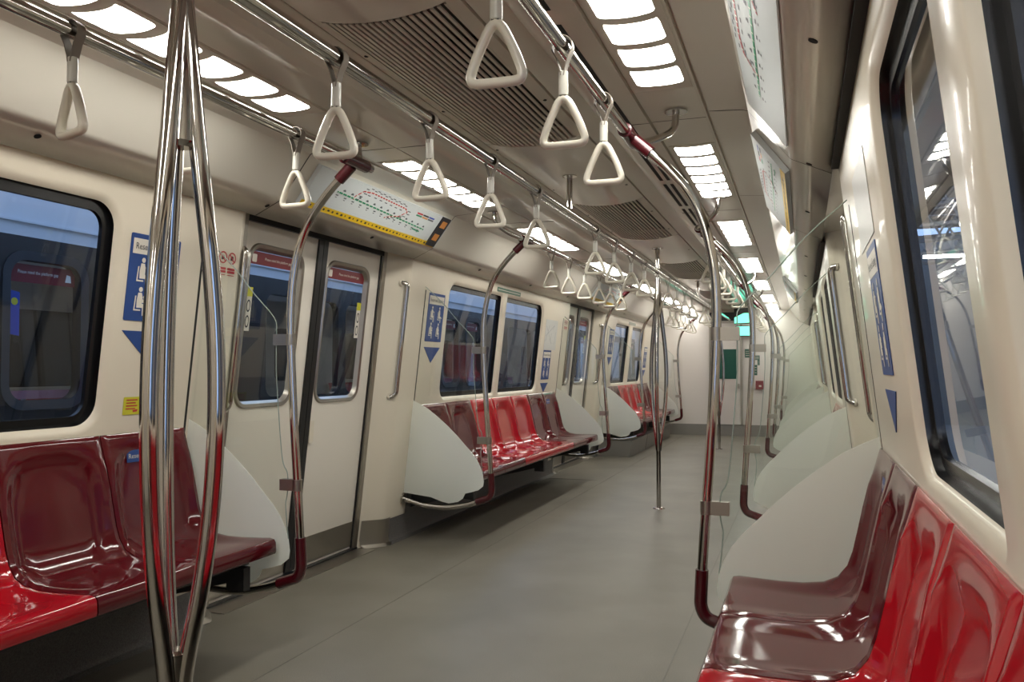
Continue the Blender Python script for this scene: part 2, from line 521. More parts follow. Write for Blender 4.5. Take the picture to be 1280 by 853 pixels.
# cab door in the end bulkhead
d = thing('door_9', (-0.1, YE, 0), kind='structure')
mb = MB(); mb.box(-0.34, 0.13, YE - 0.02, YE - 0.001, 0.19, 1.86); mb.build('panel', M['end_white'], d)
mb = MB()
for x in (-0.355, 0.145):
    mb.box(x - 0.018, x + 0.018, YE - 0.03, YE - 0.001, 0.19, 1.90)
mb.box(-0.37, 0.16, YE - 0.03, YE - 0.001, 1.86, 1.90)
mb.build('frame', M['brushed'], d)
mb = MB(); mb.box(-0.30, 0.068, YE - 0.028, YE - 0.018, 0.94, 1.43); mb.build('pane', M['greensign'], d)
mb = MB(); mb.box(0.09, 0.115, YE - 0.05, YE - 0.018, 0.78, 0.86); mb.build('handle', M['brushed'], d)
mb = MB(); mb.box(-0.36, 0.16, YE - 0.035, YE - 0.001, 1.90, 2.04); mb.build('header', M['bracket'], d)

# ------------------------------------------------------------------ windows
wn_i = 0
for s in (-1, 1):
    for bi in range(3):
        for wi, (a, b) in enumerate(WINS[s][bi]):
            r0, r1 = (0.09, 0.025) if wi == 0 else (0.025, 0.09)
            wn_i += 1
            root = thing('window_%d' % wn_i, (s * 1.27, (a + b) / 2, WZ0), kind='structure')
            inn = rrect2(a, b, WZ0, WZ1, r0, r1)
            ins = rrect2(a + 0.036, b - 0.036, WZ0 + 0.034, WZ1 - 0.034, max(r0 - 0.03, 0.012), max(r1 - 0.03, 0.012))
            mb = MB()
            l2 = [(s * (W(z) + 0.018), y, z) for y, z in inn]
            l3 = [(s * (W(z) + 0.036), y, z) for y, z in inn]
            l4 = [(s * (W(z) + 0.034), y, z) for y, z in ins]
            l5 = [(s * (W(z) + 0.05), y, z) for y, z in ins]
            mb.strip(l2, l3); mb.strip(l3, l4); mb.strip(l4, l5)
            mb.build('gasket', M['reveal'], root)
            mb = MB()
            mb.holed(ins, [], lambda y, z: (s * (W(z) + 0.042), y, z))
            mb.build('pane', M['pane'], root)

# ------------------------------------------------------------------ doors
BANNER = 'Please mind the platform gap'
dn = 0
for s in (-1, 1):
    for di, (sa, ca, ja, jb, cb, sb) in enumerate(DOORS):
        dn += 1
        yc = (ja + jb) / 2
        root = thing('door_%d' % dn, (s * 1.45, yc, 0), kind='structure')
        zt = 1.833
        leaves = ((ja, yc - 0.042, ja + 0.075, yc - 0.148), (yc + 0.042, jb, yc + 0.062, jb - 0.148))
        if s > 0:
            leaves = ((ja, yc - 0.042, ja + 0.148, yc - 0.062), (yc + 0.042, jb, yc + 0.148, jb - 0.075))
        for li, (y0, y1, w0, w1) in enumerate(leaves):
            hz0, hz1 = 0.925, 1.722
            hole = rrect(w0, w1, hz0, hz1, 0.085, 7)
            mb = MB()
            mb.holed([(y0, -0.01), (y1, -0.01), (y1, zt), (y0, zt)], [hole], lambda y, z: (s * D(z), y, z))
            leaf = mb.build('leaf', M['door_cream'], root)
            inn = rrect(w0 + 0.035, w1 - 0.035, hz0 + 0.035, hz1 - 0.035, 0.06, 7)
            mb = MB()
            a0 = [(s * D(z), y, z) for y, z in hole]
            a1 = [(s * (D(z) - 0.008), y, z) for y, z in rrect(w0 + 0.006, w1 - 0.006, hz0 + 0.006, hz1 - 0.006, 0.08, 7)]
            a2 = [(s * (D(z) - 0.004), y, z) for y, z in rrect(w0 + 0.022, w1 - 0.022, hz0 + 0.022, hz1 - 0.022, 0.07, 7)]
            a3 = [(s * (D(z) + 0.02), y, z) for y, z in inn]
            mb.strip(a0, a1); mb.strip(a1, a2); mb.strip(a2, a3)
            mb.build('window_frame', M['brushed'], leaf)
            mb = MB(); mb.holed(inn, [], lambda y, z: (s * (D(z) + 0.018), y, z))
            mb.build('pane', M['pane'], leaf)
            # red banner at the head of the glass
            def onp(dd):
                return lambda y, z: (s * (D(z) + 0.018 - dd), y, z)
            mb = MB()
            mb.holed([(w0 + 0.037, 1.622), (w1 - 0.037, 1.622), (w1 - 0.037, 1.655), (w1 - 0.06, 1.684), (w0 + 0.06, 1.684), (w0 + 0.037, 1.655)], [], onp(0.002))
            bn = mb.build('banner', M['banner'], leaf, label='maroon sticker across the top of the door glass')
            vs, fs = text_mesh(BANNER, 0.019)
            wmax = max(abs(v[0]) for v in vs)
            k = min(1, (w1 - w0 - 0.2) / 2 / wmax)
            mb = MB(); mb.add([(s * (D(1.653 + v[1]) + 0.0145), (w0 + w1) / 2 + 0.03 - s * v[0] * k, 1.653 + v[1]) for v in vs], fs)
            mb.build('lettering', M['white'], bn)
            mb = MB(); mb.holed(rrect(w0 + 0.055, w0 + 0.09, 1.632, 1.67, 0.006, 3), [], onp(0.003)); 
            mb.build('symbol', M['white'], bn)
            # yellow caution sticker low on the glass edge
            yy = (w1 - 0.085, w1 - 0.04)
            if li == 0:
                yy = (w0 + 0.04, w0 + 0.085)
            mb = MB(); mb.holed([(yy[0], 1.30), (yy[1], 1.30), (yy[1], 1.51), (yy[0], 1.51)], [], onp(0.002))
            st = mb.build('caution_sticker', M['white'], leaf, label='narrow caution sticker with a yellow head')
            mb = MB(); mb.holed([(yy[0], 1.465), (yy[1], 1.465), (yy[1], 1.51), (yy[0], 1.51)], [], onp(0.003)); mb.build('heading', M['lime'], st)
            mb = MB()
            for zc in (1.42, 1.345):
                c = [((yy[0] + yy[1]) / 2 + 0.015 * math.cos(t * PI / 8), zc + 0.03 * math.sin(t * PI / 8)) for t in range(16)]
                c2 = [((yy[0] + yy[1]) / 2 + 0.010 * math.cos(t * PI / 8), zc + 0.022 * math.sin(t * PI / 8)) for t in range(16)]
                mb.holed(c, [c2], onp(0.003))
            mb.build('symbol', M['ink'], st)
            # kick plate
            mb = MB()
            mb.prism([(s * (D(0.02) - 0.003), y0 + 0.004, 0.025), (s * (D(0.02) - 0.003), y1 - 0.004, 0.025), (s * (D(0.178) - 0.003), y1 - 0.004, 0.178), (s * (D(0.178) - 0.003), y0 + 0.004, 0.178)], (s * 0.006, 0, 0))
            mb.build('kick_plate', M['brushed'], leaf)
            # small pale hinge plate beside the seal
            ym = y1 - 0.035 if li == 0 else y0 + 0.035
            mb = MB(); mb.prism([(s * (D(0.76) - 0.004), ym - 0.02, 0.71), (s * (D(0.76) - 0.004), ym + 0.02, 0.71), (s * (D(0.83) - 0.004), ym + 0.02, 0.83), (s * (D(0.83) - 0.004), ym - 0.02, 0.83)], (s * 0.008, 0, 0))
            mb.build('sensor_plate', M['cream'], leaf)
        # rubber seal in the middle
        mb = MB()
        for (e0, e1) in ((yc - 0.044, yc - 0.002), (yc + 0.002, yc + 0.044)):
            pts = [(s * (D(0.02) - 0.012), e0, 0.02), (s * (D(0.02) - 0.012), e1, 0.02), (s * (D(zt) - 0.012), e1, zt), (s * (D(zt) - 0.012), e0, zt)]
            mb.prism(pts, (s * 0.03, 0, 0))
        mb.build('rubber_seal', M['black'], root)
        # jambs, head track and threshold
        mb = MB()
        for (e0, e1) in ((ja - 0.012, ja + 0.03), (jb - 0.03, jb + 0.012)):
            mb.prism([(s * (D(0.02) - 0.02), e0, 0.0), (s * (D(0.02) - 0.02), e1, 0.0), (s * (D(1.84) - 0.02), e1, 1.838), (s * (D(1.84) - 0.02), e0, 1.838)], (s * 0.03, 0, 0))
        mb.build('jamb', M['brushed'], root)
        mb = MB()
        for (e0, e1) in ((ja + 0.03, ja + 0.042), (jb - 0.042, jb - 0.03)):
            mb.prism([(s * (D(0.02) - 0.004), e0, 0.0), (s * (D(0.02) - 0.004), e1, 0.0), (s * (D(1.84) - 0.004), e1, 1.838), (s * (D(1.84) - 0.004), e0, 1.838)], (s * 0.02, 0, 0))
        mb.prism([(s * (D(1.815) - 0.018), ja, 1.812), (s * (D(1.815) - 0.018), jb, 1.812), (s * (D(1.838) - 0.018), jb, 1.838), (s * (D(1.838) - 0.018), ja, 1.838)], (s * 0.04, 0, 0))
        mb.box(min(s * 1.52, s * 1.56), max(s * 1.52, s * 1.56), ja, jb, 0.0, 0.012)
        mb.build('track', M['black'], root)
        mb = MB(); mb.box(min(s * 1.40, s * 1.52), max(s * 1.40, s * 1.52), ja - 0.02, jb + 0.02, -0.01, 0.003)
        mb.build('threshold', M['brushed'], root)

# ------------------------------------------------------------------ poles, screens
POLE = [(0.605, 1.865), (0.675, 1.795), (0.745, 1.705), (0.790, 1.600), (0.818, 1.470), (0.827, 1.330), (0.822, 1.15), (0.804, 0.85), (0.786, 0.62), (0.773, 0.43)]
WORDY = {(-1, 2.81): 'left', (1, 2.81): 'right'}
def pole(s, y, out, label):
    """out = +1 when the bench lies at smaller y (screen on that side)"""
    t = thing('grab_pole', (s * 0.77, y, 0.3), label, 'grab pole', 'curved grab poles beside the benches')
    yg = y - out * 0.0
    p3 = lambda x, z: (s * x, y, z)
    MB().tube([(s * 0.5387, y - 0.085, 1.924), (s * 0.5387, y - 0.083, 1.924), (s * 0.5387, y + 0.083, 1.924), (s * 0.5387, y + 0.085, 1.924)], [0.0182, 0.0245, 0.0245, 0.0182], 18, caps=False).build('rail_sleeve', M['sleeve'], t)
    MB().tube([p3(0.5555, 1.909), p3(0.612, 1.858)], 0.0225, 18).build('branch_sleeve', M['sleeve'], t)
    MB().tube(crom([p3(*q) for q in POLE], 6), 0.0165, 18).build('upright', M['chrome'], t)
    el = bend([p3(0.774, 0.455), p3(0.768, 0.335), p3(0.785, 0.298), p3(0.872, 0.268)], 0.05, 8)
    MB().tube(el, 0.0215, 18).build('elbow', M['sleeve'], t)
    fr = crom([p3(0.860, 0.272), p3(0.94, 0.246), p3(1.076, 0.222), p3(1.247, 0.229), p3(W(0.27) - 0.012, 0.262)], 6)
    fr_o = MB().tube(fr, 0.0165, 16).build('foot_rail', M['chrome'], t)
    mb = MB(); mb.disc((s * (W(0.265) - 0.014), y, 0.265), (s, 0, 0.114), 0.034, 0.012)
    mb.build('flange', M['brushed'], fr_o)
    for z, x in ((1.235, 0.826), (0.66, 0.789)):
        mb = MB()
        mb.tube([p3(x, z - 0.022), p3(x, z + 0.022)], 0.0195, 16)
        xs = (x + 0.005, x + 0.075)
        for ya, yb in ((y - 0.013, y - 0.0048), (y + 0.0048, y + 0.013)):
            mb.box(min(s * xs[0], s * xs[1]), max(s * xs[0], s * xs[1]), ya, yb, z - 0.022, z + 0.022)
        mb.build('glass_clamp', M['brushed'], t)
    return t

GL = [(1.110, 1.545), (1.0, 1.422), (0.905, 1.325), (0.893, 1.27), (0.893, 1.12), (0.880, 0.95), (0.866, 0.80), (0.855, 0.74), (0.838, 0.71), (0.832, 0.66), (0.838, 0.61), (0.843, 0.58), (0.836, 0.50), (0.829, 0.447)]
ARC = [(0.829, 0.447), (0.845, 0.492), (0.868, 0.535), (0.905, 0.582), (0.945, 0.622), (1.0, 0.680), (1.07, 0.745), (1.14, 0.802), (1.215, 0.857), (1.27, 0.886), (W(0.91) - 0.002, 0.908)]
BOT = [(W(0.305) - 0.002, 0.305), (1.30, 0.295), (1.19, 0.283), (1.11, 0.258), (1.065, 0.25), (1.0, 0.262), (0.966, 0.285), (0.95, 0.318), (0.91, 0.328), (0.86, 0.343), (0.826, 0.37), (0.822, 0.40)]
def screen(s, y, label):
    t = thing('glass_screen', (s * 1.1, y, 0.3), label, 'partition screen', 'glass draught screens at the bench ends')
    th = 0.0015
    top = [(W(1.66) - 0.002, 1.655)] + GL
    clear = top + ARC[1:]
    mb = MB()
    mb.holed(clear, [], lambda x, z: (s * x, y, z))
    mb.build('clear_pane', M['clear'], t, label='clear upper glass')
    # polished edge of the glass
    mb = MB()
    mb.tube([(s * x, y, z) for x, z in crom([(p[0], p[1], 0) for p in top], 3) and [(q[0], q[1]) for q in crom([(p[0], p[1], 0) for p in top], 3)]], 0.0022, 6)
    mb.build('polished_edge', M['edge'], t)
    mb = MB()
    fr = ARC + BOT
    loops = [Vector((p[0], p[1], 0)) for p in fr]
    tris = tessellate_polygon([loops])
    n = len(fr)
    a = [(s * x, y - th, z) for x, z in fr]
    b = [(s * x, y + th, z) for x, z in fr]
    mb.add(a, tris); mb.add(b, tris); mb.strip(a, b)
    mb.build('frosted_panel', M['frost'], t, label='frosted lower glass with a curved top edge')
    return t

POLES = [(2.81, 1), (4.915, -1), (8.27, 1), (10.31, -1), (13.62, 1)]
ORD = ['nearest', 'second', 'third', 'fourth', 'farthest']
PWORD = {(-1, 0): 'at the end of the near left bench', (-1, 1): 'at the near end of the second left bench',
         (-1, 2): 'at the far end of the second left bench', (-1, 3): 'at the near end of the third left bench', (-1, 4): 'beside the white end wall on the left',
         (1, 0): 'in front of the near right bench', (1, 1): 'second along the right side', (1, 2): 'third along the right side',
         (1, 3): 'fourth along the right side', (1, 4): 'last on the right before the end wall'}
for s in (-1, 1):
    for i, (y, out) in enumerate(POLES):
        pole(s, y, out, 'curved steel pole with maroon elbow ' + PWORD[(s, i)])
        screen(s, y, 'half-frosted glass screen ' + PWORD[(s, i)])

# ------------------------------------------------------------------ benches
EP = [(0.893, 0.385), (0.870, 0.392), (0.866, 0.402), (0.868, 0.436), (0.876, 0.448), (0.895, 0.452), (0.95, 0.453), (1.02, 0.450), (1.09, 0.451), (1.15, 0.459), (1.19, 0.478), (1.216, 0.515),
      (1.232, 0.56), (1.248, 0.63), (1.264, 0.70), (1.282, 0.77), (1.293, 0.80), (1.302, 0.83), (1.310, 0.858), (1.314, 0.871), (1.318, 0.876), (1.322, 0.875)]
CP = [(0.893, 0.385), (0.870, 0.392), (0.866, 0.402), (0.868, 0.434), (0.876, 0.446), (0.895, 0.449), (0.96, 0.446), (1.03, 0.440), (1.11, 0.436), (1.18, 0.440), (1.222, 0.458), (1.248, 0.495),
      (1.264, 0.548), (1.279, 0.62), (1.295, 0.695), (1.314, 0.765), (1.319, 0.80), (1.3215, 0.832), (1.3165, 0.860), (1.316, 0.871), (1.318, 0.876), (1.322, 0.875)]
def seat_shell(mb, s, y0, y1):
    g = 0.0025
    y0 += g; y1 -= g
    nt = 26
    rows = []
    for i, (e, c) in enumerate(zip(EP, CP)):
        row = []
        for k in range(nt + 1):
            u = k / nt
            q = abs(2 * u - 1)
            a = min(1, max(0, (e[1] - 0.62) / 0.235)) if i > 11 else 0.0
            rr = (q ** 3.2 + a ** 3.2) ** (1 / 3.2)
            w0, w1 = (0.70, 0.965) if i > 10 else (0.45, 0.93)
            b = min(1, max(0, (rr - w0) / (w1 - w0)))
            b = b * b * (3 - 2 * b)
            x = c[0] + (e[0] - c[0]) * b
            z = c[1] + (e[1] - c[1]) * b
            if q > 0.93 and 5 < i < 20:
                dd = (q - 0.93) / 0.07 * 0.004
                x += dd; z -= dd
            row.append((s * x, y0 + (y1 - y0) * u, z))
        rows.append(row)
    mb.grid(rows)
    # underside and ends
    UN = [(0.893, 0.385), (0.90, 0.405), (1.0, 0.395), (1.15, 0.392), (1.235, 0.415), (1.282, 0.50), (1.305, 0.62), (1.331, 0.78), (1.3255, 0.86), (1.322, 0.875)]
    mb.grid([[(s * x, y, z) for x, z in UN] for y in (y0, y1)])
    for k in (0, nt):
        yy = y0 if k == 0 else y1
        lp = [(r[k][0], r[k][2]) for r in rows] + [(s * x, z) for x, z in UN[::-1][1:-1]]
        mb.holed(lp, [], lambda x, z: (x, yy, z))

def bench(s, ys, colours, label, sup, stickers=()):
    y0, y1 = ys[0], ys[-1]
    t = thing('bench', (s * 1.1, (y0 + y1) / 2, 0.0), label, 'bench seat', 'red moulded bench seats along the walls')
    for i in range(len(ys) - 1):
        mb = MB()
        seat_shell(mb, s, ys[i], ys[i + 1])
        se = mb.build('seat', M['maroon'] if colours[i] == 'm' else M['red'], t, label='dark maroon moulded seat' if colours[i] == 'm' else 'bright red moulded seat')
        if i in stickers:
            yc = (ys[i] + ys[i + 1]) / 2
            yo = yc if s > 0 else yc - 0.045
            mb = MB()
            q = [(-0.055, 0.765), (0.055, 0.765), (0.055, 0.81), (-0.055, 0.81)]
            off = -0.003
            def pp(u, z): return (s * (1.3105 + (z - 0.765) * 0.06 + off), yo + u, z)
            mb.holed(q, [], pp)
            sk = mb.build('reserved_sticker', M['blue'], se, label='small blue sticker with white lettering')
            off = -0.0045
            vs, fs = text_mesh('Reserved', 0.026)
            mb = MB(); mb.add([pp(-s * v[0], 0.787 + v[1]) for v in vs], fs); mb.build('lettering', M['white'], sk)
    mb = MB()
    mb.box(min(s * 0.98, s * 1.03), max(s * 0.98, s * 1.03), y0 + 0.02, y1 - 0.02, 0.345, 0.393)
    mb.box(min(s * 1.20, s * 1.25), max(s * 1.20, s * 1.25), y0 + 0.02, y1 - 0.02, 0.345, 0.393)
    mb.build('support_beam', M['bracket'], t)
    for y in sup:
        mb = MB()
        mb.box(min(s * 0.94, s * 1.02), max(s * 0.94, s * 1.02), y - 0.02, y + 0.02, 0.262, 0.35)
        if y < 10:
            mb.prism([(s * 0.97, y - 0.015, 0.35), (s * 0.97, y - 0.015, 0.30), (s * (W(0.22) - 0.003), y - 0.015, 0.19), (s * (W(0.35) - 0.003), y - 0.015, 0.35)], (0, 0.03, 0))
        mb.build('support_bracket', M['bracket'], t)
    return t
def ladder(y1, n, p): return [y1 - p * (n - k) for k in range(n + 1)]
for s in (-1, 1):
    side = SIDE[s]
    bench(s, ladder(2.785, 7, 0.437), 'mmrrrmm', 'near %s row of glossy red seats ending in two maroon seats' % side, (0.0, 1.4, 2.70), (6,))
    if s < 0:
        bench(s, ladder(8.20, 7, 0.4605), 'mmrrrmm', 'middle left row of glossy red and maroon seats past the first door', (5.05, 6.6, 8.10), (6, 0))
    else:
        bench(s, ladder(4.98 + 0.4605 * 3, 3, 0.4605), 'mrr', 'short row of red seats mostly hidden behind the second right frosted screen', (5.05, 6.2))
    bench(s, ladder(13.56, 7, 0.455), 'mmrrrmm', 'far %s row of red seats nearest the end wall' % side, (10.45, 12.0, 13.45))
# equipment box below the far left and far right bench
for s in (-1, 1):
    t = thing('equipment_box', (s * 1.15, 12.0, 0), 'low grey equipment box under the far %s bench' % SIDE[s], 'equipment box')
    mb = MB()
    mb.prism([(s * 0.965, 10.30, 0.0), (s * 0.93, 10.30, 0.205), (s * 1.35, 10.30, 0.205), (s * 1.38, 10.30, 0.0)], (0, 3.3, 0))
    mb.build('casing', mat('box_grey', (0.20, 0.19, 0.17), 0.45), t)
    mb = MB()
    for yy in (11.4, 12.5):
        mb.prism([(s * 0.963, yy, 0.002), (s * 0.9285, yy, 0.205), (s * 0.94, yy, 0.205), (s * 0.975, yy, 0.002)], (0, 0.01, 0))
    mb.build('panel_joint', M['gap'], t)

# ------------------------------------------------------------------ ceiling rails
def hook(mb, s, y0, y1):
    pth = bend([(s * 0.665, y0, 2.072), (s * 0.660, y0, 2.0), (s * 0.60, y0 + (y1 - y0) * 0.5, 1.95), (s * 0.5387, y1, 1.924)], 0.07, 8)
    mb.tube(pth, 0.0135, 14)
RAILS = [(YB + 0.3, 2.93), (4.80, 8.38), (10.20, 13.72)]
RW = ['near', 'middle', 'far']
for s in (-1, 1):
    for i, (a, b) in enumerate(RAILS):
        t = thing('grab_rail', (s * 0.5387, (a + b) / 2, 1.924), '%s polished steel ceiling rail above the %s side with hanging straps' % (RW[i], SIDE[s]), 'grab rail', 'side ceiling rails')
        MB().tube([(s * 0.5387, a, 1.924), (s * 0.5387, b, 1.924)], 0.0175, 20).build('tube', M['chrome'], t)
        ends = [(3.05, 2.915)] if i == 0 else [(a - 0.12, a + 0.012), (b + 0.1, b - 0.012)]
        for (h0, h1) in ends:
            mb = MB(); hook(mb, s, h0, h1)
            hk = mb.build('hanger', M['chrome'], t)
            mb = MB(); mb.disc((s * 0.665, h0, 2.0705), (0, 0, -1), 0.042, 0.006, 24); mb.build('ceiling_plate', M['chrome'], hk)
t = thing('grab_rail', (0, 6.0, 1.90), 'long polished steel ceiling rail along the middle of the car', 'grab rail')
MB().tube([(0, YB + 0.2, 1.90), (0, 13.6, 1.90)], 0.021, 22).build('tube', M['chrome'], t)
for y in (-1.45, 3.99, 9.39):
    hk = MB().tube([(0, y, 1.9205), (0, y, 2.086)], 0.0145, 14).build('hanger', M['chrome'], t)
    mb = MB(); mb.disc((0, y, 2.089), (0, 0, -1), 0.036, 0.006, 24); mb.build('ceiling_plate', M['chrome'], hk)
CSTR = [0.19, 0.735, 1.79, 2.335, 2.88, 3.44, 4.53, 5.02, 5.57, 6.06, 7.19, 7.735, 8.28, 8.84, 9.93, 10.42, 10.97, 11.46]

# ------------------------------------------------------------------ straps
proto = None
def make_strap():
    t = thing('hanging_strap', (0, 0, 0))
    bw = 0.0125
    pth = [(-0.0035, -0.075)]
    pth += [(-0.006, -0.06), (-0.015, -0.03), (-0.0255, -0.010)]
    for k in range(9):
        a = PI - PI * k / 8
        pth.append((0.0258 * math.cos(a), 0.0258 * math.sin(a)))
    pth += [(0.0255, -0.010), (0.015, -0.03), (0.006, -0.06), (0.0035, -0.075)]
    mb = MB()
    nn = len(pth)
    rows = []
    for i, (x, z) in enumerate(pth):
        a = Vector((pth[min(i + 1, nn - 1)][0] - pth[max(i - 1, 0)][0], 0, pth[min(i + 1, nn - 1)][1] - pth[max(i - 1, 0)][1])).normalized()
        nx, nz = a.z * 0.0013, -a.x * 0.0013
        rows.append([(x + nx, -bw, z + nz), (x + nx, bw, z + nz), (x - nx, bw, z - nz), (x - nx, -bw, z - nz)])
    mb.grid(rows, True)
    mb.build('strap', M['strap'], t)
    mb = MB()
    mb.tube([(0, 0, -0.062), (0, 0, -0.064), (0, 0, -0.122), (0, 0, -0.124)], [0.0105, 0.0125, 0.0125, 0.0105], 16, flat=((0, 1, 0), 0.95))
    mb.build('sleeve', M['sleeve_pale'], t)
    mb = MB(); mb.box(-0.0075, 0.0075, -0.0085, 0.0085, -0.131, -0.122); mb.build('loop_end', M['bracket'], t)
    # triangular grip: rounded triangle tube
    half = [(0.0, -0.1305), (0.013, -0.1385), (0.026, -0.163), (0.0385, -0.190), (0.0475, -0.213), (0.0525, -0.229), (0.051, -0.240), (0.0425, -0.2455), (0.021, -0.2465)]
    ring = half + [(0.0, -0.2465)] + [(-x, z) for x, z in half[:0:-1]]
    nr = len(ring)
    pts = []
    for i in range(nr):
        a, b, c, d = [Vector((q[0], 0, q[1])) for q in (ring[i - 1], ring[i], ring[(i + 1) % nr], ring[(i + 2) % nr])]
        for t_ in (0, 0.5):
            pts.append(0.5 * ((2 * b) + (c - a) * t_ + (2 * a - 5 * b + 4 * c - d) * t_ * t_ + (3 * b - a - 3 * c + d) * t_ ** 3))
    mb = MB(); mb.tube(pts, 0.0098, 12, closed=True, flat=((0, 1, 0), 1.2))
    mb.build('grip', M['handle'], t)
    return t
STR = {'left': [], 'middle': [], 'right': []}
near = [0.53, 1.01, 1.49, 1.965, 2.415]
NUDGE = {(-1, 1.965): 1.885}
mid = [5.47, 5.94, 6.40, 6.90, 7.35, 7.80]
far = [10.9, 11.38, 11.85, 12.35, 12.85, 13.25]
SPOTS = []
NTH = ['first', 'second', 'third', 'fourth', 'fifth', 'sixth', 'seventh', 'eighth', 'ninth', 'tenth', 'eleventh', 'twelfth', 'thirteenth', 'fourteenth', 'fifteenth', 'sixteenth']
for s in (-1, 1):
    for nm, lst in (('near', near), ('middle', mid), ('far', far)):
        vis = [y for y in lst if y > 1.3]
        for y in lst:
            if y < 1.3: continue
            k = vis.index(y)
            SPOTS.append((s * 0.5387, NUDGE.get((s, y), y), 1.924, 'cream triangular hanging strap, %s from the front on the %s %s rail' % (NTH[k], nm, SIDE[s]), 'straps on the side rails'))
cv = [y for y in CSTR if y > 1.5]
for k, y in enumerate(cv):
    SPOTS.append((0, y, 1.90, 'cream triangular hanging strap, %s from the front on the middle rail' % NTH[k], 'straps on the middle rail'))
for i, (x, y, z, lab, grp) in enumerate(SPOTS):
    if i == 0:
        proto = make_strap()
        o = proto
    else:
        o = copy_tree(proto)
    o.location = (x, y, z)
    o.rotation_euler = (random.uniform(-0.03, 0.03), random.uniform(-0.02, 0.02), random.uniform(-0.05, 0.05))
    o['label'] = lab
    o['category'] = 'hanging strap'
    o['group'] = grp
for ch in proto.children:          # the first strap on the near left rail hangs twisted
    if not ch.name.startswith('strap'):
        ch.rotation_euler.z = -0.3

# ------------------------------------------------------------------ middle poles
def tripole(y, label):
    t = thing('centre_pole', (0, y, 0), label, 'pole', 'three-branched poles along the middle')
    R0 = 0.0175
    MB().tube([(0, y, 2.086), (0, y, 1.9235)], R0, 18).build('top_tube', M['chrome'], t)
    MB().tube([(0, y, 1.8765), (0, y, 1.79)], R0, 18).build('neck_tube', M['chrome'], t)
    MB().tube([(0, y, 0.0), (0, y, 0.53)], R0, 18).build('bottom_tube', M['chrome'], t)
    prof = [(0.46, 0.006), (0.55, 0.017), (0.62, 0.028), (0.72, 0.046), (0.85, 0.061), (1.0, 0.069), (1.15, 0.068), (1.3, 0.058), (1.45, 0.041), (1.56, 0.029), (1.68, 0.018), (1.78, 0.008), (1.85, 0.002)]
    for k in range(3):
        a = math.radians(30 + 120 * k)
        MB().tube(crom([(r * math.cos(a), y + r * math.sin(a), z) for z, r in prof], 4), 0.0165, 18).build('branch', M['chrome'], t)
    for nm, zs in (('upper_weld', [(1.535, 0.020), (1.545, 0.029), (1.62, 0.026), (1.70, 0.021), (1.80, 0.0178)]), ('lower_weld', [(0.53, 0.0178), (0.57, 0.021), (0.60, 0.0235), (0.606, 0.016)])):
        MB().tube([(0, y, z) for z, r in zs], [r for z, r in zs], 18).build(nm, M['chrome'], t)
    mb = MB(); mb.tube([(0, y, 0.0), (0, y, 0.006), (0, y, 0.012)], [0.048, 0.046, 0.02], 24); mb.build('floor_flange', M['chrome'], t)
    mb = MB(); mb.tube([(0, y, 2.089), (0, y, 2.080), (0, y, 2.074)], [0.045, 0.043, 0.02], 24); mb.build('ceiling_flange', M['chrome'], t)
    mb = MB(); mb.tube([(0, y - 0.03, 1.90), (0, y - 0.028, 1.90), (0, y + 0.028, 1.90), (0, y + 0.03, 1.90)], [0.0216, 0.0235, 0.0235, 0.0216], 18, caps=False); mb.build('rail_collar', M['chrome'], t)
    return t
tripole(1.243, 'large polished three-branched pole in the left foreground before the near bench')
tripole(6.655, 'polished three-branched pole in the middle of the aisle beside the second left bench')
tripole(11.75, 'small distant three-branched pole in front of the end wall door')

# ------------------------------------------------------------------ ceiling lights
def cell(mb, s, y, z):
    x0, x1 = 0.582, 0.7365
    pts = []
    L = 0.150
    n = 10
    bow = 0.018
    lo = [(x0 + (x1 - x0) * k / n, y - bow * 0.6 + bow * 4 * (k / n) * (1 - k / n)) for k in range(n + 1)]
    hi = [(x0 + (x1 - x0) * k / n, y + L - 0.006 + bow * 4 * (k / n) * (1 - k / n) - bow * 0.6) for k in range(n + 1)]
    # softened corners
    lo[0] = (lo[0][0] + 0.004, lo[0][1]); lo[-1] = (lo[-1][0] - 0.004, lo[-1][1])
    hi[0] = (hi[0][0] + 0.006, hi[0][1]); hi[-1] = (hi[-1][0] - 0.006, hi[-1][1])
    pts = lo + [(x1, y + 0.012), (x1, y + L - 0.03)] + hi[::-1] + [(x0, y + L - 0.03), (x0, y + 0.012)]
    mb.holed(pts, [], lambda x, yy: (s * x, yy, z))
LY = [-2.22, -0.29, 1.64, 3.56, 5.48, 7.40, 9.35, 11.25, 12.95]
LN = ['rearmost', 'overhead', 'nearest', 'second', 'third', 'fourth', 'fifth', 'sixth', 'farthest']
for s in (-1, 1):
    for i, y0 in enumerate(LY):
        if y0 + 1.14 > YE: y0 = YE - 1.15
        if y0 < YB: y0 = YB + 0.03
        if s < 0 and 0 < i < 6: y0 -= 0.17
        t = thing('ceiling_light', (s * 0.66, y0 + 0.57, 2.07), '%s white panel light of six cells over the %s side of the aisle' % (LN[i], SIDE[s]), 'ceiling light', 'ceiling lights in two rows')
        mb = MB()
        mb.box(min(s * 0.562, s * 0.756), max(s * 0.562, s * 0.756), y0 - 0.02, y0 + 1.16, 2.0705, 2.0735)
        mb.build('frame', M['ceiling_matt'], t)
        for k in range(6):
            mb = MB()
            cell(mb, s, y0 + 0.19 * k + 0.012, 2.0702)
            mb.build('light_cell', M['cell'], t)

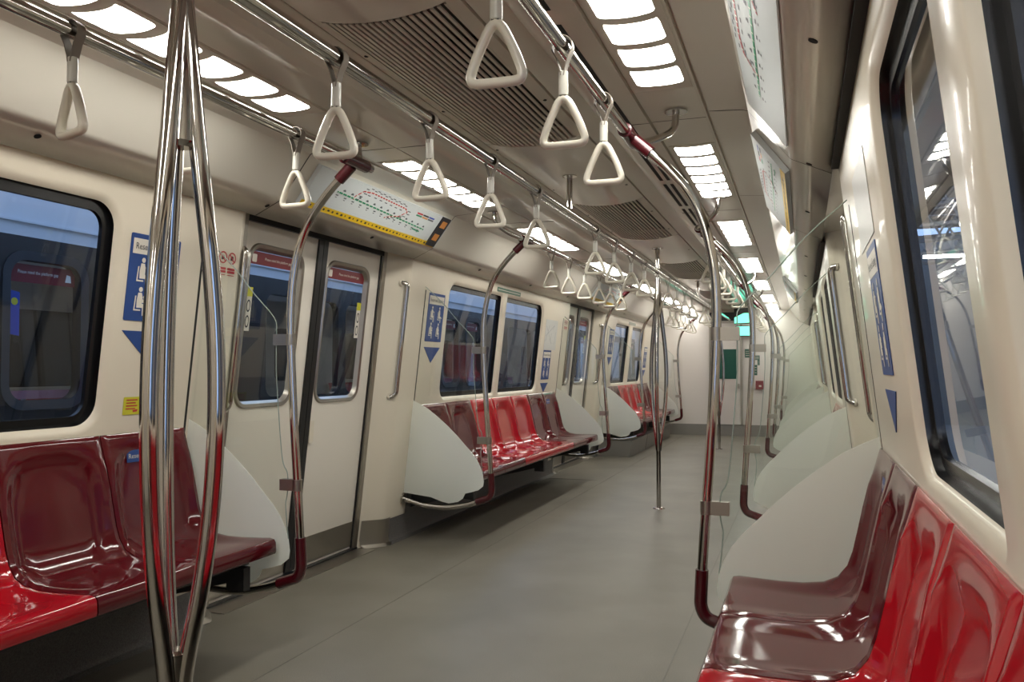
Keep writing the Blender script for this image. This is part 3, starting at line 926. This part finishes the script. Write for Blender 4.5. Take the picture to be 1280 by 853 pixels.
# ------------------------------------------------------------------ ceiling vents and slot diffusers
for i, (a, b) in enumerate(VENTS):
    t = thing('ceiling_vent', (0, (a + b) / 2, 2.1), '%s slatted air vent in the middle of the ceiling' % ['large nearest', 'second', 'third', 'farthest'][i], 'air vent', 'slatted ceiling vents')
    mb = MB()
    xs = [-0.19 + 0.38 * k / 18 for k in range(19)]
    for x in xs:
        z = 2.088 + 0.034 * min(1, (abs(x) / 0.228)) ** 2
        mb.box(x - 0.005, x + 0.005, a + 0.01, b - 0.01, z, z + 0.006)
    mb.build('slat', M['slat'], t, kind='stuff')
    mb = MB()
    for sx in (-1, 1):
        mb.prism([(sx * 0.194, a, 2.112), (sx * 0.228, a, 2.122), (sx * 0.228, a, 2.13), (sx * 0.194, a, 2.12)], (0, b - a, 0))
    mb.build('frame', M['ceiling_matt'], t)
    mb = MB(); mb.box(-0.22, 0.22, a + 0.005, b - 0.005, 2.165, 2.17); mb.build('backing', mat('vent_backing', (0.05, 0.045, 0.037), 0.7), t)
    mb = MB(); mb.box(-0.02, 0.19, a + 0.25 * (b - a), b - 0.25, 2.150, 2.16); mb.build('fan_opening', M['gap'], t)
for s in (1,):
    mb_all = []
    for j, y0 in enumerate([0.75, 1.45, 2.15, 2.85, 3.55, 4.25, 4.95, 5.65, 6.35, 7.05]):
        t = thing('slot_diffuser', (s * 0.45, y0 + 0.3, 2.071), '%s pair of narrow black air slots beside the %s lights' % (NTH[j], SIDE[s]), 'air slot', 'air slots beside the lights')
        for xx in (0.432, 0.468):
            mb = MB(); mb.box(min(s * (xx - 0.008), s * (xx + 0.008)), max(s * (xx - 0.008), s * (xx + 0.008)), y0 + 0.02, y0 + 0.62, 2.0690, 2.0715)
            mb.build('slot', M['gap'], t)

# ------------------------------------------------------------------ route maps on the sloping cove
def cove_fn(s, y0, y1, off):
    nx, nz = -0.7952, -0.6064
    def fn(u, v):        # u 0..1 along reading direction, v 0 bottom .. 1 top
        x = 1.0545 + (0.9330 - 1.0545) * v
        z = 1.8757 + (2.0362 - 1.8757) * v
        y = y0 + (y1 - y0) * u if s < 0 else y1 + (y0 - y1) * u
        return (s * (x + nx * off), y, z + nz * off)
    return fn
RED_L = [(0.345, 0.80), (0.62, 0.845)]
def route_map(s, y0, y1, label, strip, endbox):
    fn0 = cove_fn(s, y0, y1, 0.0)
    Lm = y1 - y0
    def R(mb, u0, u1, v0, v1, off):
        f = cove_fn(s, y0, y1, off)
        mb.poly([f(u0, v0), f(u1, v0), f(u1, v1), f(u0, v1)])
    def line(mb, p, q, w, off):
        f = cove_fn(s, y0, y1, off)
        du, dv = (q[0] - p[0]) * Lm, (q[1] - p[1]) * 0.2
        l = math.hypot(du, dv)
        nu, nv = -dv / l * w / Lm, du / l * w / 0.2
        mb.poly([f(p[0] - nu, p[1] - nv), f(q[0] - nu, q[1] - nv), f(q[0] + nu, q[1] + nv), f(p[0] + nu, p[1] + nv)])
    t = thing('route_map', fn0(0.5, 0.5), label, 'route map')
    th = 0.022 if strip else 0.006
    fb, ft = cove_fn(s, y0, y1, 0.001), cove_fn(s, y0, y1, th)
    c = [(0, -0.02), (1, -0.02), (1, 1.0), (0, 1.0)]
    mb = MB()
    a = [fb(*q) for q in c]; b = [ft(*q) for q in c]
    mb.poly(a); mb.poly(b); mb.strip(a, b)
    mb.build('board', M['map'], t)
    o = th + 0.0008
    o2 = th + 0.0016
    uo, um = (0.05, 0.86) if endbox else (0.04, 0.97)
    def U(u): return uo + (um - uo) * u
    mb = MB()
    gp = [(0.0, 0.52), (0.95, 0.47)]
    loop = [(0.25, 0.52), (0.25, 0.62), (0.29, 0.82), (0.36, 0.86), (0.68, 0.80), (0.71, 0.72), (0.66, 0.53), (0.60, 0.46), (0.55, 0.36)]
    for i in range(len(loop) - 1):
        line(mb, (U(loop[i][0]), loop[i][1]), (U(loop[i + 1][0]), loop[i + 1][1]), 0.0035, o)
    rl = mb.build('red_line', M['map_red'], t)
    mb = MB()
    line(mb, (U(0.12), 0.58), (U(0.95), 0.42), 0.004, o)
    line(mb, (U(0.84), 0.34), (U(0.92), 0.32), 0.004, o)
    mb.build('green_line', M['map_green'], t)
    # station ticks and tiny names
    mb = MB(); mt = MB()
    rnd = random.Random(3)
    for i in range(len(loop) - 1):
        p, q = loop[i], loop[i + 1]
        n = max(1, int(math.hypot((q[0] - p[0]) * 1.3, (q[1] - p[1]) * 0.2) / 0.032))
        for k in range(n):
            u = p[0] + (q[0] - p[0]) * (k + 0.5) / n; v = p[1] + (q[1] - p[1]) * (k + 0.5) / n
            R(mb, U(u) - 0.0028, U(u) + 0.0028, v - 0.022, v + 0.022, o2)
            if 0.3 < u < 0.68 and p[0] < q[0]:
                R(mt, U(u) - 0.009, U(u) + 0.009, v + 0.06 + 0.03 * (k % 2), v + 0.085 + 0.03 * (k % 2), o)
                if k % 2: R(mt, U(u) - 0.009, U(u) + 0.009, v - 0.10, v - 0.075, o)
            else:
                R(mt, U(u) + 0.012, U(u) + 0.035, v - 0.012, v + 0.012, o)
    for k in range(26):
        u = 0.13 + 0.032 * k
        v = 0.58 - 0.16 * (u - 0.12) / 0.83
        R(mb, U(u) - 0.002, U(u) + 0.002, v - 0.022, v + 0.022, o2)
        e = 0.06 if k % 2 else -0.10
        R(mt, U(u) - 0.008, U(u) + 0.008, v + e, v + e + 0.03, o)
        R(mt, U(u) - 0.005, U(u) + 0.005, v + e * 1.5, v + e * 1.5 + 0.02, o)
    mb.build('station_marks', M['white'], t, kind='stuff')
    mt.build('station_names', M['map_text'], t, kind='stuff')
    for (u0, u1, v0, v1, mm, nm) in ((0.80, 0.86, 0.80, 0.845, 'map_red', 'legend_red'), (0.865, 0.925, 0.80, 0.845, 'ink', 'legend_black'), (0.93, 0.99, 0.80, 0.845, 'poster', 'legend_blue'),
                                     (0.80, 0.86, 0.73, 0.775, 'map_green', 'legend_green'), (0.865, 0.925, 0.73, 0.775, 'orange', 'legend_orange'), (0.93, 0.99, 0.73, 0.775, 'map_text', 'legend_grey')):
        mb = MB(); R(mb, U(u0), U(u1), v0, v1, o); mb.build(nm, M[mm], t)
    if strip:
        mb = MB(); R(mb, 0.0, 1.0 if not endbox else 0.985, -0.02, 0.13, o); ys = mb.build('yellow_strip', M['yellow'], t, label='yellow strip along the lower edge')
        mb = MB()
        for k in range(34):
            u = 0.02 + k * 0.027
            wl = rnd.choice((0.006, 0.010, 0.013))
            R(mb, u, u + wl, 0.03 + 0.01 * (k % 2), 0.085, o2)
        mb.build('strip_print', M['ink'], ys, kind='stuff')
    if endbox:
        mb = MB()
        f1, f2 = cove_fn(s, y0, y1, th), cove_fn(s, y0, y1, th + 0.006)
        c = [(0.905, 0.02), (0.985, 0.02), (0.985, 1.0), (0.905, 1.0)]
        a = [f1(*q) for q in c]; b = [f2(*q) for q in c]
        mb.poly(b); mb.strip(a, b)
        eb = mb.build('indicator_box', M['ink'], t, label='black end block with two orange indicators')
        for v in (0.22, 0.66):
            mb = MB(); R(mb, 0.922, 0.968, v, v + 0.22, th + 0.0068); mb.build('indicator', M['orange'], eb)
    return t
route_map(-1, 3.17, 4.62, 'tilted route map with red and green lines over the first left door', True, True)
route_map(-1, 8.62, 9.95, 'distant tilted route map over the second left door', True, True)
route_map(1, 1.15, 2.92, 'large glossy route map at the top right above the near bench', False, False)
route_map(1, 3.28, 4.80, 'tilted route map with yellow edge over the first right door', True, False)
route_map(1, 8.62, 9.95, 'distant tilted route map over the second right door', True, False)

# ------------------------------------------------------------------ signs on the walls
def wall_fn(s, y0, off):
    def fn(u, z):       # u in metres along reading direction from the sign centre
        return (s * (W(z) - off), y0 - s * u, z)
    return fn
def slab(mb, fnf, pts, off, th=0.002):
    a = [fnf(off)(*p) for p in pts]; b = [fnf(off + th)(*p) for p in pts]
    tr = tessellate_polygon([[Vector((p[0], p[1], 0)) for p in pts]])
    mb.add(b, tr); mb.strip(a, b)
def circ(cx, cy, r, n=14): return [(cx + r * math.cos(2 * PI * k / n), cy + r * math.sin(2 * PI * k / n)) for k in range(n)]
def figure(mb, fnf, cx, cz, kind, k=1.0):
    """seated passenger pictogram"""
    o = 0.0035
    def T(p): return [(cx + a * k, cz + b * k) for a, b in p]
    slab(mb, fnf, T([(-0.036, 0.03), (-0.029, 0.031), (-0.033, -0.034), (0.004, -0.034), (0.004, -0.041), (-0.040, -0.041)]), o, 0.0006)
    slab(mb, fnf, T(circ(-0.004, 0.062, 0.012)), o, 0.0006)
    slab(mb, fnf, T([(-0.018, 0.046), (0.004, 0.046), (0.010, 0.028), (0.012 if kind != 1 else 0.022, 0.008), (0.010, -0.006), (0.026, -0.008), (0.030, -0.062), (0.018, -0.064), (0.014, -0.026), (-0.022, -0.027), (-0.024, 0.01)]), o, 0.0006)
    if kind == 0:
        slab(mb, fnf, T([(0.012, 0.024), (0.034, 0.020), (0.036, -0.064), (0.040, -0.064), (0.038, 0.026), (0.012, 0.030)]), o, 0.0006)
    if kind == 2:
        slab(mb, fnf, T(circ(0.022, 0.026, 0.008)), o, 0.0006)
        slab(mb, fnf, T([(0.014, 0.016), (0.028, 0.016), (0.030, -0.002), (0.012, -0.002)]), o, 0.0006)
    if kind == 3:
        slab(mb, fnf, T([(0.026, -0.008), (0.050, -0.02), (0.048, -0.027), (0.024, -0.018)]), o, 0.0006)
def priority_sign(s, yc, label, ztop=1.625, h=0.325):
    f = lambda off: wall_fn(s, yc, off)
    t = thing('priority_seat_sign', (s * W(1.46), yc, 1.46), label, 'priority seat sign', 'blue priority seating signs')
    w = 0.255
    hs = h / 0.325
    k = w / 0.255
    mb = MB(); slab(mb, f, rrect(-w / 2, w / 2, ztop - h, ztop, 0.006, 3), 0.0005, 0.002); mb.build('plate', M['blue'], t)
    mb = MB(); slab(mb, f, [(-w / 2 + 0.012, ztop - 0.075), (w / 2 - 0.012, ztop - 0.075), (w / 2 - 0.012, ztop - 0.018), (-w / 2 + 0.012, ztop - 0.018)], 0.0025, 0.0008)
    hd = mb.build('heading_panel', M['white'], t)
    vs, fs = text_mesh('Reserved Seating', 0.034)
    wm = max(abs(v[0]) for v in vs); q = 0.105 / wm
    mb = MB(); mb.add([wall_fn(s, yc, 0.0045)(v[0] * q, ztop - 0.047 + v[1]) for v in vs], fs); mb.build('lettering', M['ink'], hd)
    for i, (cx, cz) in enumerate(((-0.055, ztop - 0.145 * hs), (0.06, ztop - 0.145 * hs), (-0.055, ztop - 0.255 * hs), (0.06, ztop - 0.255 * hs))):
        mb = MB(); figure(mb, f, cx, cz, (0, 3, 2, 1)[i], 0.78 * hs); mb.build('pictogram', M['white'], t)
    zb = ztop - h - 0.038 * hs
    mb = MB(); slab(mb, f, [(-w / 2, zb), (0, zb - 0.105 * hs), (w / 2, zb)], 0.0005, 0.002); mb.build('arrow', M['blue'], t)
    return t
priority_sign(-1, 2.53, 'blue priority seating sign behind the left foreground pole')
priority_sign(-1, 5.115, 'blue priority seating sign at the near side of the second left bench windows')
priority_sign(-1, 7.80, 'blue priority seating sign below the notice past the second bench windows', 1.296, 0.288)
priority_sign(-1, 10.58, 'small distant blue priority sign before the third left bench windows')
priority_sign(-1, 13.15, 'small distant blue priority sign after the third left bench windows', 1.45)
priority_sign(1, 2.26, 'blue priority seating sign seen edge-on beside the right window', 1.43)

def notice(name, s, yc, w, z0, z1, m, label, cat):
    f = lambda off: wall_fn(s, yc, off)
    t = thing(name, (s * W((z0 + z1) / 2), yc, (z0 + z1) / 2), label, cat)
    mb = MB(); slab(mb, f, rrect(-w / 2, w / 2, z0, z1, 0.004, 3), 0.0005, 0.0015)
    sh = mb.build('sheet', m, t)
    return t, f
t, f = notice('network_map', -1, 7.86, 0.40, 1.30, 1.595, mat('pale_sheet', (0.58, 0.58, 0.55), 0.35), 'pale printed network map sheet above the third blue sign', 'notice')
mb = MB()
rnd = random.Random(5)
for k in range(7):
    a = (rnd.uniform(-0.17, 0.17), rnd.uniform(1.33, 1.56)); b = (rnd.uniform(-0.17, 0.17), rnd.uniform(1.33, 1.56))
    dx, dz = b[0] - a[0], b[1] - a[1]; l = math.hypot(dx, dz)
    nx, nz = -dz / l * 0.0025, dx / l * 0.0025
    slab(mb, f, [(a[0] - nx, a[1] - nz), (b[0] - nx, b[1] - nz), (b[0] + nx, b[1] + nz), (a[0] + nx, a[1] + nz)], 0.002, 0.0005)
mb.build('line_diagram', mat('grey_print', (0.33, 0.34, 0.35), 0.5), t)
notice('network_map', 1, 2.33, 0.42, 1.445, 1.655, bpy.data.materials['pale_sheet'], 'pale printed sheet above the blue sign on the right wall', 'notice')
t, f = notice('warning_sticker', -1, 2.535, 0.175, 0.945, 1.012, M['lime'], 'yellow notice with red print under the left priority sign', 'sticker')
mb = MB()
for k in range(4):
    slab(mb, f, [(-0.075, 0.998 - k * 0.011), (-0.02 - 0.008 * (k % 2), 0.998 - k * 0.011), (-0.02 - 0.008 * (k % 2), 1.003 - k * 0.011), (-0.075, 1.003 - k * 0.011)], 0.002, 0.0005)
slab(mb, f, circ(0.015, 0.985, 0.009), 0.002, 0.0005)
slab(mb, f, [(0.0, 0.975), (0.03, 0.975), (0.026, 0.955), (0.028, 0.948), (0.018, 0.948), (0.014, 0.96), (0.006, 0.948), (-0.004, 0.948)], 0.002, 0.0005)
slab(mb, f, [(-0.04, 0.962), (-0.015, 0.965), (-0.018, 0.956), (-0.038, 0.954)], 0.002, 0.0005)
mb.build('red_print', M['stickerred'], t)
for n_, (s, yc) in enumerate(((-1, 2.975), (-1, 8.36))):
    f = lambda off: wall_fn(s, yc, off)
    t = thing('prohibition_sign', (s * W(1.56), yc, 1.56), ['red prohibition symbols on the post by the first left door', 'red prohibition symbols on the post by the second left door'][n_], 'prohibition sign')
    for cx in (-0.058, 0.0) if n_ == 0 else (-0.03, 0.03):
        mb = MB()
        outer = circ(cx, 1.597, 0.026, 24); inner = circ(cx, 1.597, 0.0205, 24)
        a = wall_fn(s, yc, 0.0012)
        mb.holed(outer, [inner], a)
        slab(mb, f, [(cx - 0.018, 1.612), (cx - 0.0145, 1.6155), (cx + 0.018, 1.583), (cx + 0.0145, 1.5795)], 0.0005, 0.001)
        for zz in (1.55, 1.537):
            slab(mb, f, [(cx - 0.024, zz - 0.005), (cx + 0.024, zz - 0.005), (cx + 0.024, zz + 0.005), (cx - 0.024, zz + 0.005)], 0.0005, 0.001)
        slab(mb, f, [(cx - 0.022, 1.522), (cx + 0.022, 1.522), (cx + 0.022, 1.525), (cx - 0.022, 1.525)], 0.0005, 0.001)
        rg = mb.build('ring', M['stickerred'], t)
        mb = MB(); slab(mb, f, [(cx - 0.009, 1.588), (cx + 0.007, 1.588), (cx + 0.009, 1.604), (cx - 0.001, 1.608), (cx - 0.008, 1.6)], 0.0004, 0.0007)
        mb.build('symbol', M['ink'], t)
t, f = notice('emergency_sticker', -1, 6.53, 0.58, 1.742, 1.778, M['darkgreen'], 'long dark green sticker above the second left bench windows', 'sticker')
mb = MB(); slab(mb, f, [(-0.27, 1.758), (0.27, 1.758), (0.27, 1.762), (-0.27, 1.762)], 0.002, 0.0005); mb.build('pale_rule', M['white'], t)
t, f = notice('emergency_sticker', -1, 11.85, 0.50, 1.735, 1.775, mat('grey_sticker', (0.28, 0.29, 0.24), 0.5), 'long grey sticker above the third left bench windows', 'sticker')

# grab handles let into the door posts
hw = [('first', 0), ('second', 1)]
for s in (-1, 1):
    for nm, di in hw:
        (sa, ca, ja, jb, cb, sb) = DOORS[di]
        for yy, wd, dr in ((ca + 0.04, 'near', 1), (cb - 0.04, 'far', -1)):
            lab = 'slim vertical steel grab bar on the %s post of the %s %s door' % (wd, nm, SIDE[s])
            t = thing('door_grab_bar', (s * (W(1.3) + 0.05), yy, 1.3), lab, 'grab bar', 'grab bars on the door posts')
            z0, z1 = 0.945, 1.655
            X = lambda z, o: s * (W(z) + o)
            pth = bend([(X(z0, 0.05), yy + dr * 0.022, z0 - 0.01), (X(z0, 0.0), yy, z0 + 0.004), (X(z1, 0.0), yy, z1 - 0.004), (X(z1, 0.05), yy + dr * 0.022, z1 + 0.004)], 0.035, 7)
            MB().tube(pth, 0.0145, 16).build('bar', M['chrome'], t)
            for z in (z0, z1):
                mb = MB(); mb.disc((X(z, 0.03), yy + dr * 0.018, z - 0.002), (s, 0, 0), 0.021, 0.012, 16)
                mb.build('mount', M['cream'], t)

# ------------------------------------------------------------------ end wall fittings
t = thing('exit_sign', (0.2, YE, 1.72), 'green lit sign box above the end wall door', 'lit sign')
mb = MB(); mb.box(0.06, 0.33, YE - 0.075, YE, 1.64, 1.81); mb.build('housing', M['bracket'], t)
mb = MB(); mb.box(0.068, 0.322, YE - 0.08, YE - 0.072, 1.652, 1.80); mb.build('lit_face', M['exitlit'], t)
t = thing('exit_sign', (0.2, YE - 0.3, 1.9), 'upper green lit shape painting the sign reflection below the far ceiling', 'lit sign')
mb = MB(); mb.box(0.06, 0.32, YE - 0.35, YE - 0.28, 1.83, 2.09); mb.build('housing', M['bracket'], t)  # solid lit shape built in place of the sign's reflection
mb = MB(); mb.prism([(0.066, YE - 0.352, 1.84), (0.30, YE - 0.352, 1.85), (0.30, YE - 0.352, 2.0), (0.21, YE - 0.352, 2.0), (0.066, YE - 0.352, 1.93)], (0, -0.006, 0)); mb.build('lit_face', M['exitlit'], t)
for k, (x0, x1, z0, z1, lab) in enumerate(((0.20, 0.285, 1.29, 1.43, 'small green notice right of the end wall door'),
                                           (0.345, 0.435, 1.25, 1.325, 'green instruction notice on the right end panel'),
                                           (0.40, 0.435, 1.165, 1.25, 'little green tab below the instruction notice'),
                                           (0.345, 0.395, 1.0, 1.17, 'tall green emergency notice over the red box'))):
    t = thing('safety_notice', ((x0 + x1) / 2, YE, (z0 + z1) / 2), lab, 'safety notice', 'green notices on the end wall')
    mb = MB(); mb.box(x0, x1, YE - 0.004, YE, z0, z1); mb.build('sheet', M['greensign'], t)
    mb = MB()
    for q in range(3):
        zz = z0 + (z1 - z0) * (0.25 + 0.25 * q)
        mb.box(x0 + 0.012, x1 - 0.012, YE - 0.0048, YE - 0.004, zz - 0.003, zz + 0.003)
    mb.build('print', M['white'], t)
t = thing('extinguisher_box', (0.43, YE, 0.84), 'dark red square box on the right end panel', 'fire box')
mb = MB(); mb.box(0.37, 0.49, YE - 0.05, YE, 0.77, 0.91); mb.build('casing', M['firebox'], t)
mb = MB(); mb.box(0.42, 0.46, YE - 0.056, YE - 0.05, 0.81, 0.84); mb.build('window', M['white'], t)

# ------------------------------------------------------------------ outside: neighbouring train on the left
NX = -2.75
t = thing('train_car', (NX, 6.0, -0.9), 'dark neighbouring train car standing outside the left windows', 'train')
NWIN = []
for c in (-1.75, 3.72, 9.15, 14.6, 20.0):
    NWIN += [(c - 0.57, c - 0.13), (c + 0.13, c + 0.57)]
NB = []
for c in (1.0, 6.4, 11.85, 17.3):
    NB += [(c - 1.1, c - 0.06), (c + 0.06, c + 1.1)]
mb = MB()
holes = [rrect(a, b, 0.95, 1.69, 0.09, 5) for a, b in NWIN] + [rrect(a, b, 0.90, 1.69, 0.09, 5) for a, b in NB]
mb.holed([(-6, -0.9), (24, -0.9), (24, 1.814), (-6, 1.814)], holes, lambda y, z: (NX, y, z))
for hh in holes:
    mb.strip([(NX, y, z) for y, z in hh], [(NX - 0.06, y, z) for y, z in hh])
mb.build('body_side', M['nbody'], t)
mb = MB()
pf = [(NX, 1.814), (NX, 2.25), (NX - 0.05, 2.42), (NX - 0.2, 2.56), (NX - 0.6, 2.68), (NX - 1.5, 2.72), (NX - 2.4, 2.68), (NX - 3.0, 2.42), (NX - 3.05, -0.9)]
mb.grid([[(x, -6, z) for x, z in pf], [(x, 24, z) for x, z in pf]])
mb.box(NX - 0.001, NX + 0.012, -6, 24, 1.885, 1.897)
mb.build('roof', M['nwhite'], t, label='pale upper side and roof')
for a, b in NWIN:
    hh = rrect(a, b, 0.95, 1.69, 0.09, 5)
    hi = rrect(a + 0.02, b - 0.02, 0.97, 1.67, 0.075, 5)
    mb = MB(); mb.strip([(NX + 0.006, y, z) for y, z in rrect(a - 0.05, b + 0.05, 0.90, 1.74, 0.13, 5)], [(NX + 0.002, y, z) for y, z in hh]); mb.build('window_surround', mat('dull_surround', (0.035, 0.04, 0.05), 0.3) if a == NWIN[0][0] else bpy.data.materials['dull_surround'], t)
    mb = MB(); mb.holed(hh, [], lambda y, z: (NX - 0.03, y, z)); pn = mb.build('door_pane', M['pane'], t)
    mb = MB(); mb.holed([(a + 0.02, 1.575), (b - 0.02, 1.575), (b - 0.02, 1.64), (b - 0.045, 1.672), (a + 0.045, 1.672), (a + 0.02, 1.64)], [], lambda y, z: (NX - 0.027, y, z)); bn = mb.build('banner', M['banner'], pn)
    vs, fs = text_mesh(BANNER, 0.026)
    wm = max(abs(v[0]) for v in vs); k = 0.125 / wm
    mb = MB(); mb.add([(NX - 0.0255, (a + b) / 2 - 0.035 + v[0] * k, 1.630 + v[1]) for v in vs], fs)
    mb.poly([(NX - 0.0255, b - 0.085, 1.597), (NX - 0.0255, b - 0.045, 1.597), (NX - 0.0255, b - 0.05, 1.635), (NX - 0.0255, b - 0.075, 1.64)])
    mb.build('lettering', M['purewhite'], bn)
    mb = MB(); mb.box(NX - 0.1, NX - 0.09, a - 0.02, b + 0.02, 0.955, 1.0); mb.build('door_edge', mat('pink_edge', (0.5, 0.2, 0.26), 0.4) if a == NWIN[0][0] else bpy.data.materials['pink_edge'], t)
    if a == NWIN[2][0]:
        mb = MB(); mb.holed([(a + 0.01, 1.30), (a + 0.075, 1.29), (a + 0.075, 1.52), (a + 0.01, 1.53)], [], lambda y, z: (NX - 0.026, y, z)); po = mb.build('poster', M['poster'], pn, label='small blue poster on the glass')
        mb = MB(); mb.holed(circ(a + 0.045, 1.47, 0.02), [], lambda y, z: (NX - 0.0255, y, z)); mb.build('poster_figure', M['lime'], po)
for a, b in NB:
    hh = rrect(a, b, 0.90, 1.69, 0.09, 5)
    mb = MB(); mb.holed(hh, [], lambda y, z: (NX - 0.03, y, z)); mb.build('side_pane', M['pane'], t)
# dim interior of the neighbour
mb = MB()
mb.holed([(-6, 0), (24, 0), (24, 2.2), (-6, 2.2)], [rrect(a, b, 0.95, 1.65, 0.09, 5) for a, b in NB + NWIN], lambda y, z: (NX - 2.75, y, z)); mb.box(NX - 2.8, NX - 0.1, -6, 24, -0.05, 0.0); mb.box(NX - 2.8, NX - 0.1, -6, 24, 2.1, 2.15)
mb.build('interior_shell', M['nin'], t)
MB().box(NX - 2.98, NX - 2.9, -6, 24, 0.2, 2.0).build('far_glazing', M['nbody'], t)
mb = MB()
for y in range(-5, 23, 2):
    mb.box(NX - 1.0, NX - 0.9, y, y + 1.1, 2.08, 2.09)
mb.build('interior_lamps', M['nlamp'], t)
for c in (1.0, 6.4, 11.85, 17.3):
    for k in range(6):
        mb = MB(); y0 = c - 1.35 + 0.45 * k
        mb.grid([[(NX - 2.3, y0 + 0.01, 0.42), (NX - 2.3, y0 + 0.44, 0.42)], [(NX - 2.3, y0 + 0.01, 0.46), (NX - 2.3, y0 + 0.44, 0.46)], [(NX - 2.62, y0 + 0.01, 0.46), (NX - 2.62, y0 + 0.44, 0.46)], [(NX - 2.7, y0 + 0.03, 0.9), (NX - 2.7, y0 + 0.42, 0.9)]])
        mb.build('interior_seat', M['red'], t)
for y in (3.05, 3.5, 5.9, 6.4, 6.9, 8.6):
    mb = MB()
    mb.tube([(NX - 0.9, y, 2.0), (NX - 0.9, y, 1.72)], 0.006, 6)
    mb.tube([(NX - 0.9, y, 1.74), (NX - 0.9, y - 0.055, 1.62), (NX - 0.9, y + 0.055, 1.62)], 0.008, 8, closed=True)
    mb.build('interior_strap', M['handle'], t)
# depot ground, right-hand depot hall
mb = MB(); mb.box(-12, 14, -10, 40, -1.4, -1.1)
mb.build('ground', M['concrete'], kind='structure')
t = thing('depot_roof', (7, 14, 7), 'depot roof with lattice trusses outside the right windows', 'roof')
for i, y in enumerate(range(2, 34, 3)):
    mb = MB()
    mb.tube([(1.9, y, 4.6), (13, y, 5.2)], 0.06, 6)
    mb.tube([(1.9, y, 5.5), (13, y, 6.2)], 0.06, 6)
    for k in range(11):
        x = 1.9 + k
        mb.tube([(x, y, 4.6 + 0.05 * k), (x + 0.5, y, 5.53 + 0.06 * k)], 0.035, 5)
        mb.tube([(x + 0.5, y, 5.53 + 0.06 * k), (x + 1, y, 4.65 + 0.05 * k)], 0.035, 5)
    mb.build('truss', M['steelgrey'], t)
mb = MB()
for y in range(-8, 33, 3):
    mb.box(1.9, 14, y + 0.2, y + (2.3 if y == 10 else 3.0), 6.3, 6.35)
mb.build('roof_sheet', M['depotwall'], t)
mb = MB()
for x in (3.5, 6.5, 9.5):
    mb.tube([(x, -4, 4.68 + 0.05 * (x - 1.9)), (x, 34, 4.68 + 0.05 * (x - 1.9))], 0.05, 6)
mb.build('purlin', M['steelgrey'], t)
mb = MB(); mb.box(14, 14.2, -8, 36, -1.2, 6.3); mb.build('wall_depot', M['depotwall'], kind='structure')
for k in range(4):  # added lamps that neutralise the blue light in the hall
    t = thing('depot_fill_lamp', (6.0, 9 + 6 * k, 4.4), 'added tubular fill lamp in the depot hall, %s from the camera' % NTH[k], 'lamp')
    MB().tube([(4.5, 9 + 6 * k, 4.4), (7.5, 9 + 6 * k, 4.4)], 0.05, 8).build('tube', M['depotfill'], t)
    mb = MB()
    for xx in (4.8, 7.2):
        mb = MB(); mb.tube([(xx, 9 + 6 * k, 4.44), (xx, 9 + 6 * k, 4.75)], 0.012, 6); mb.build('hanger', M['steelgrey'], t)
t = thing('depot_wall', (9, 36, 0), 'grey clad depot end wall far outside the right window', 'wall')
mb = MB()
mb.holed([(-14, -1.2), (14, -1.2), (14, 6.3), (-14, 6.3)], [], lambda x, z: (x, 36, z))
mb.build('cladding', M['depotwall'], t)
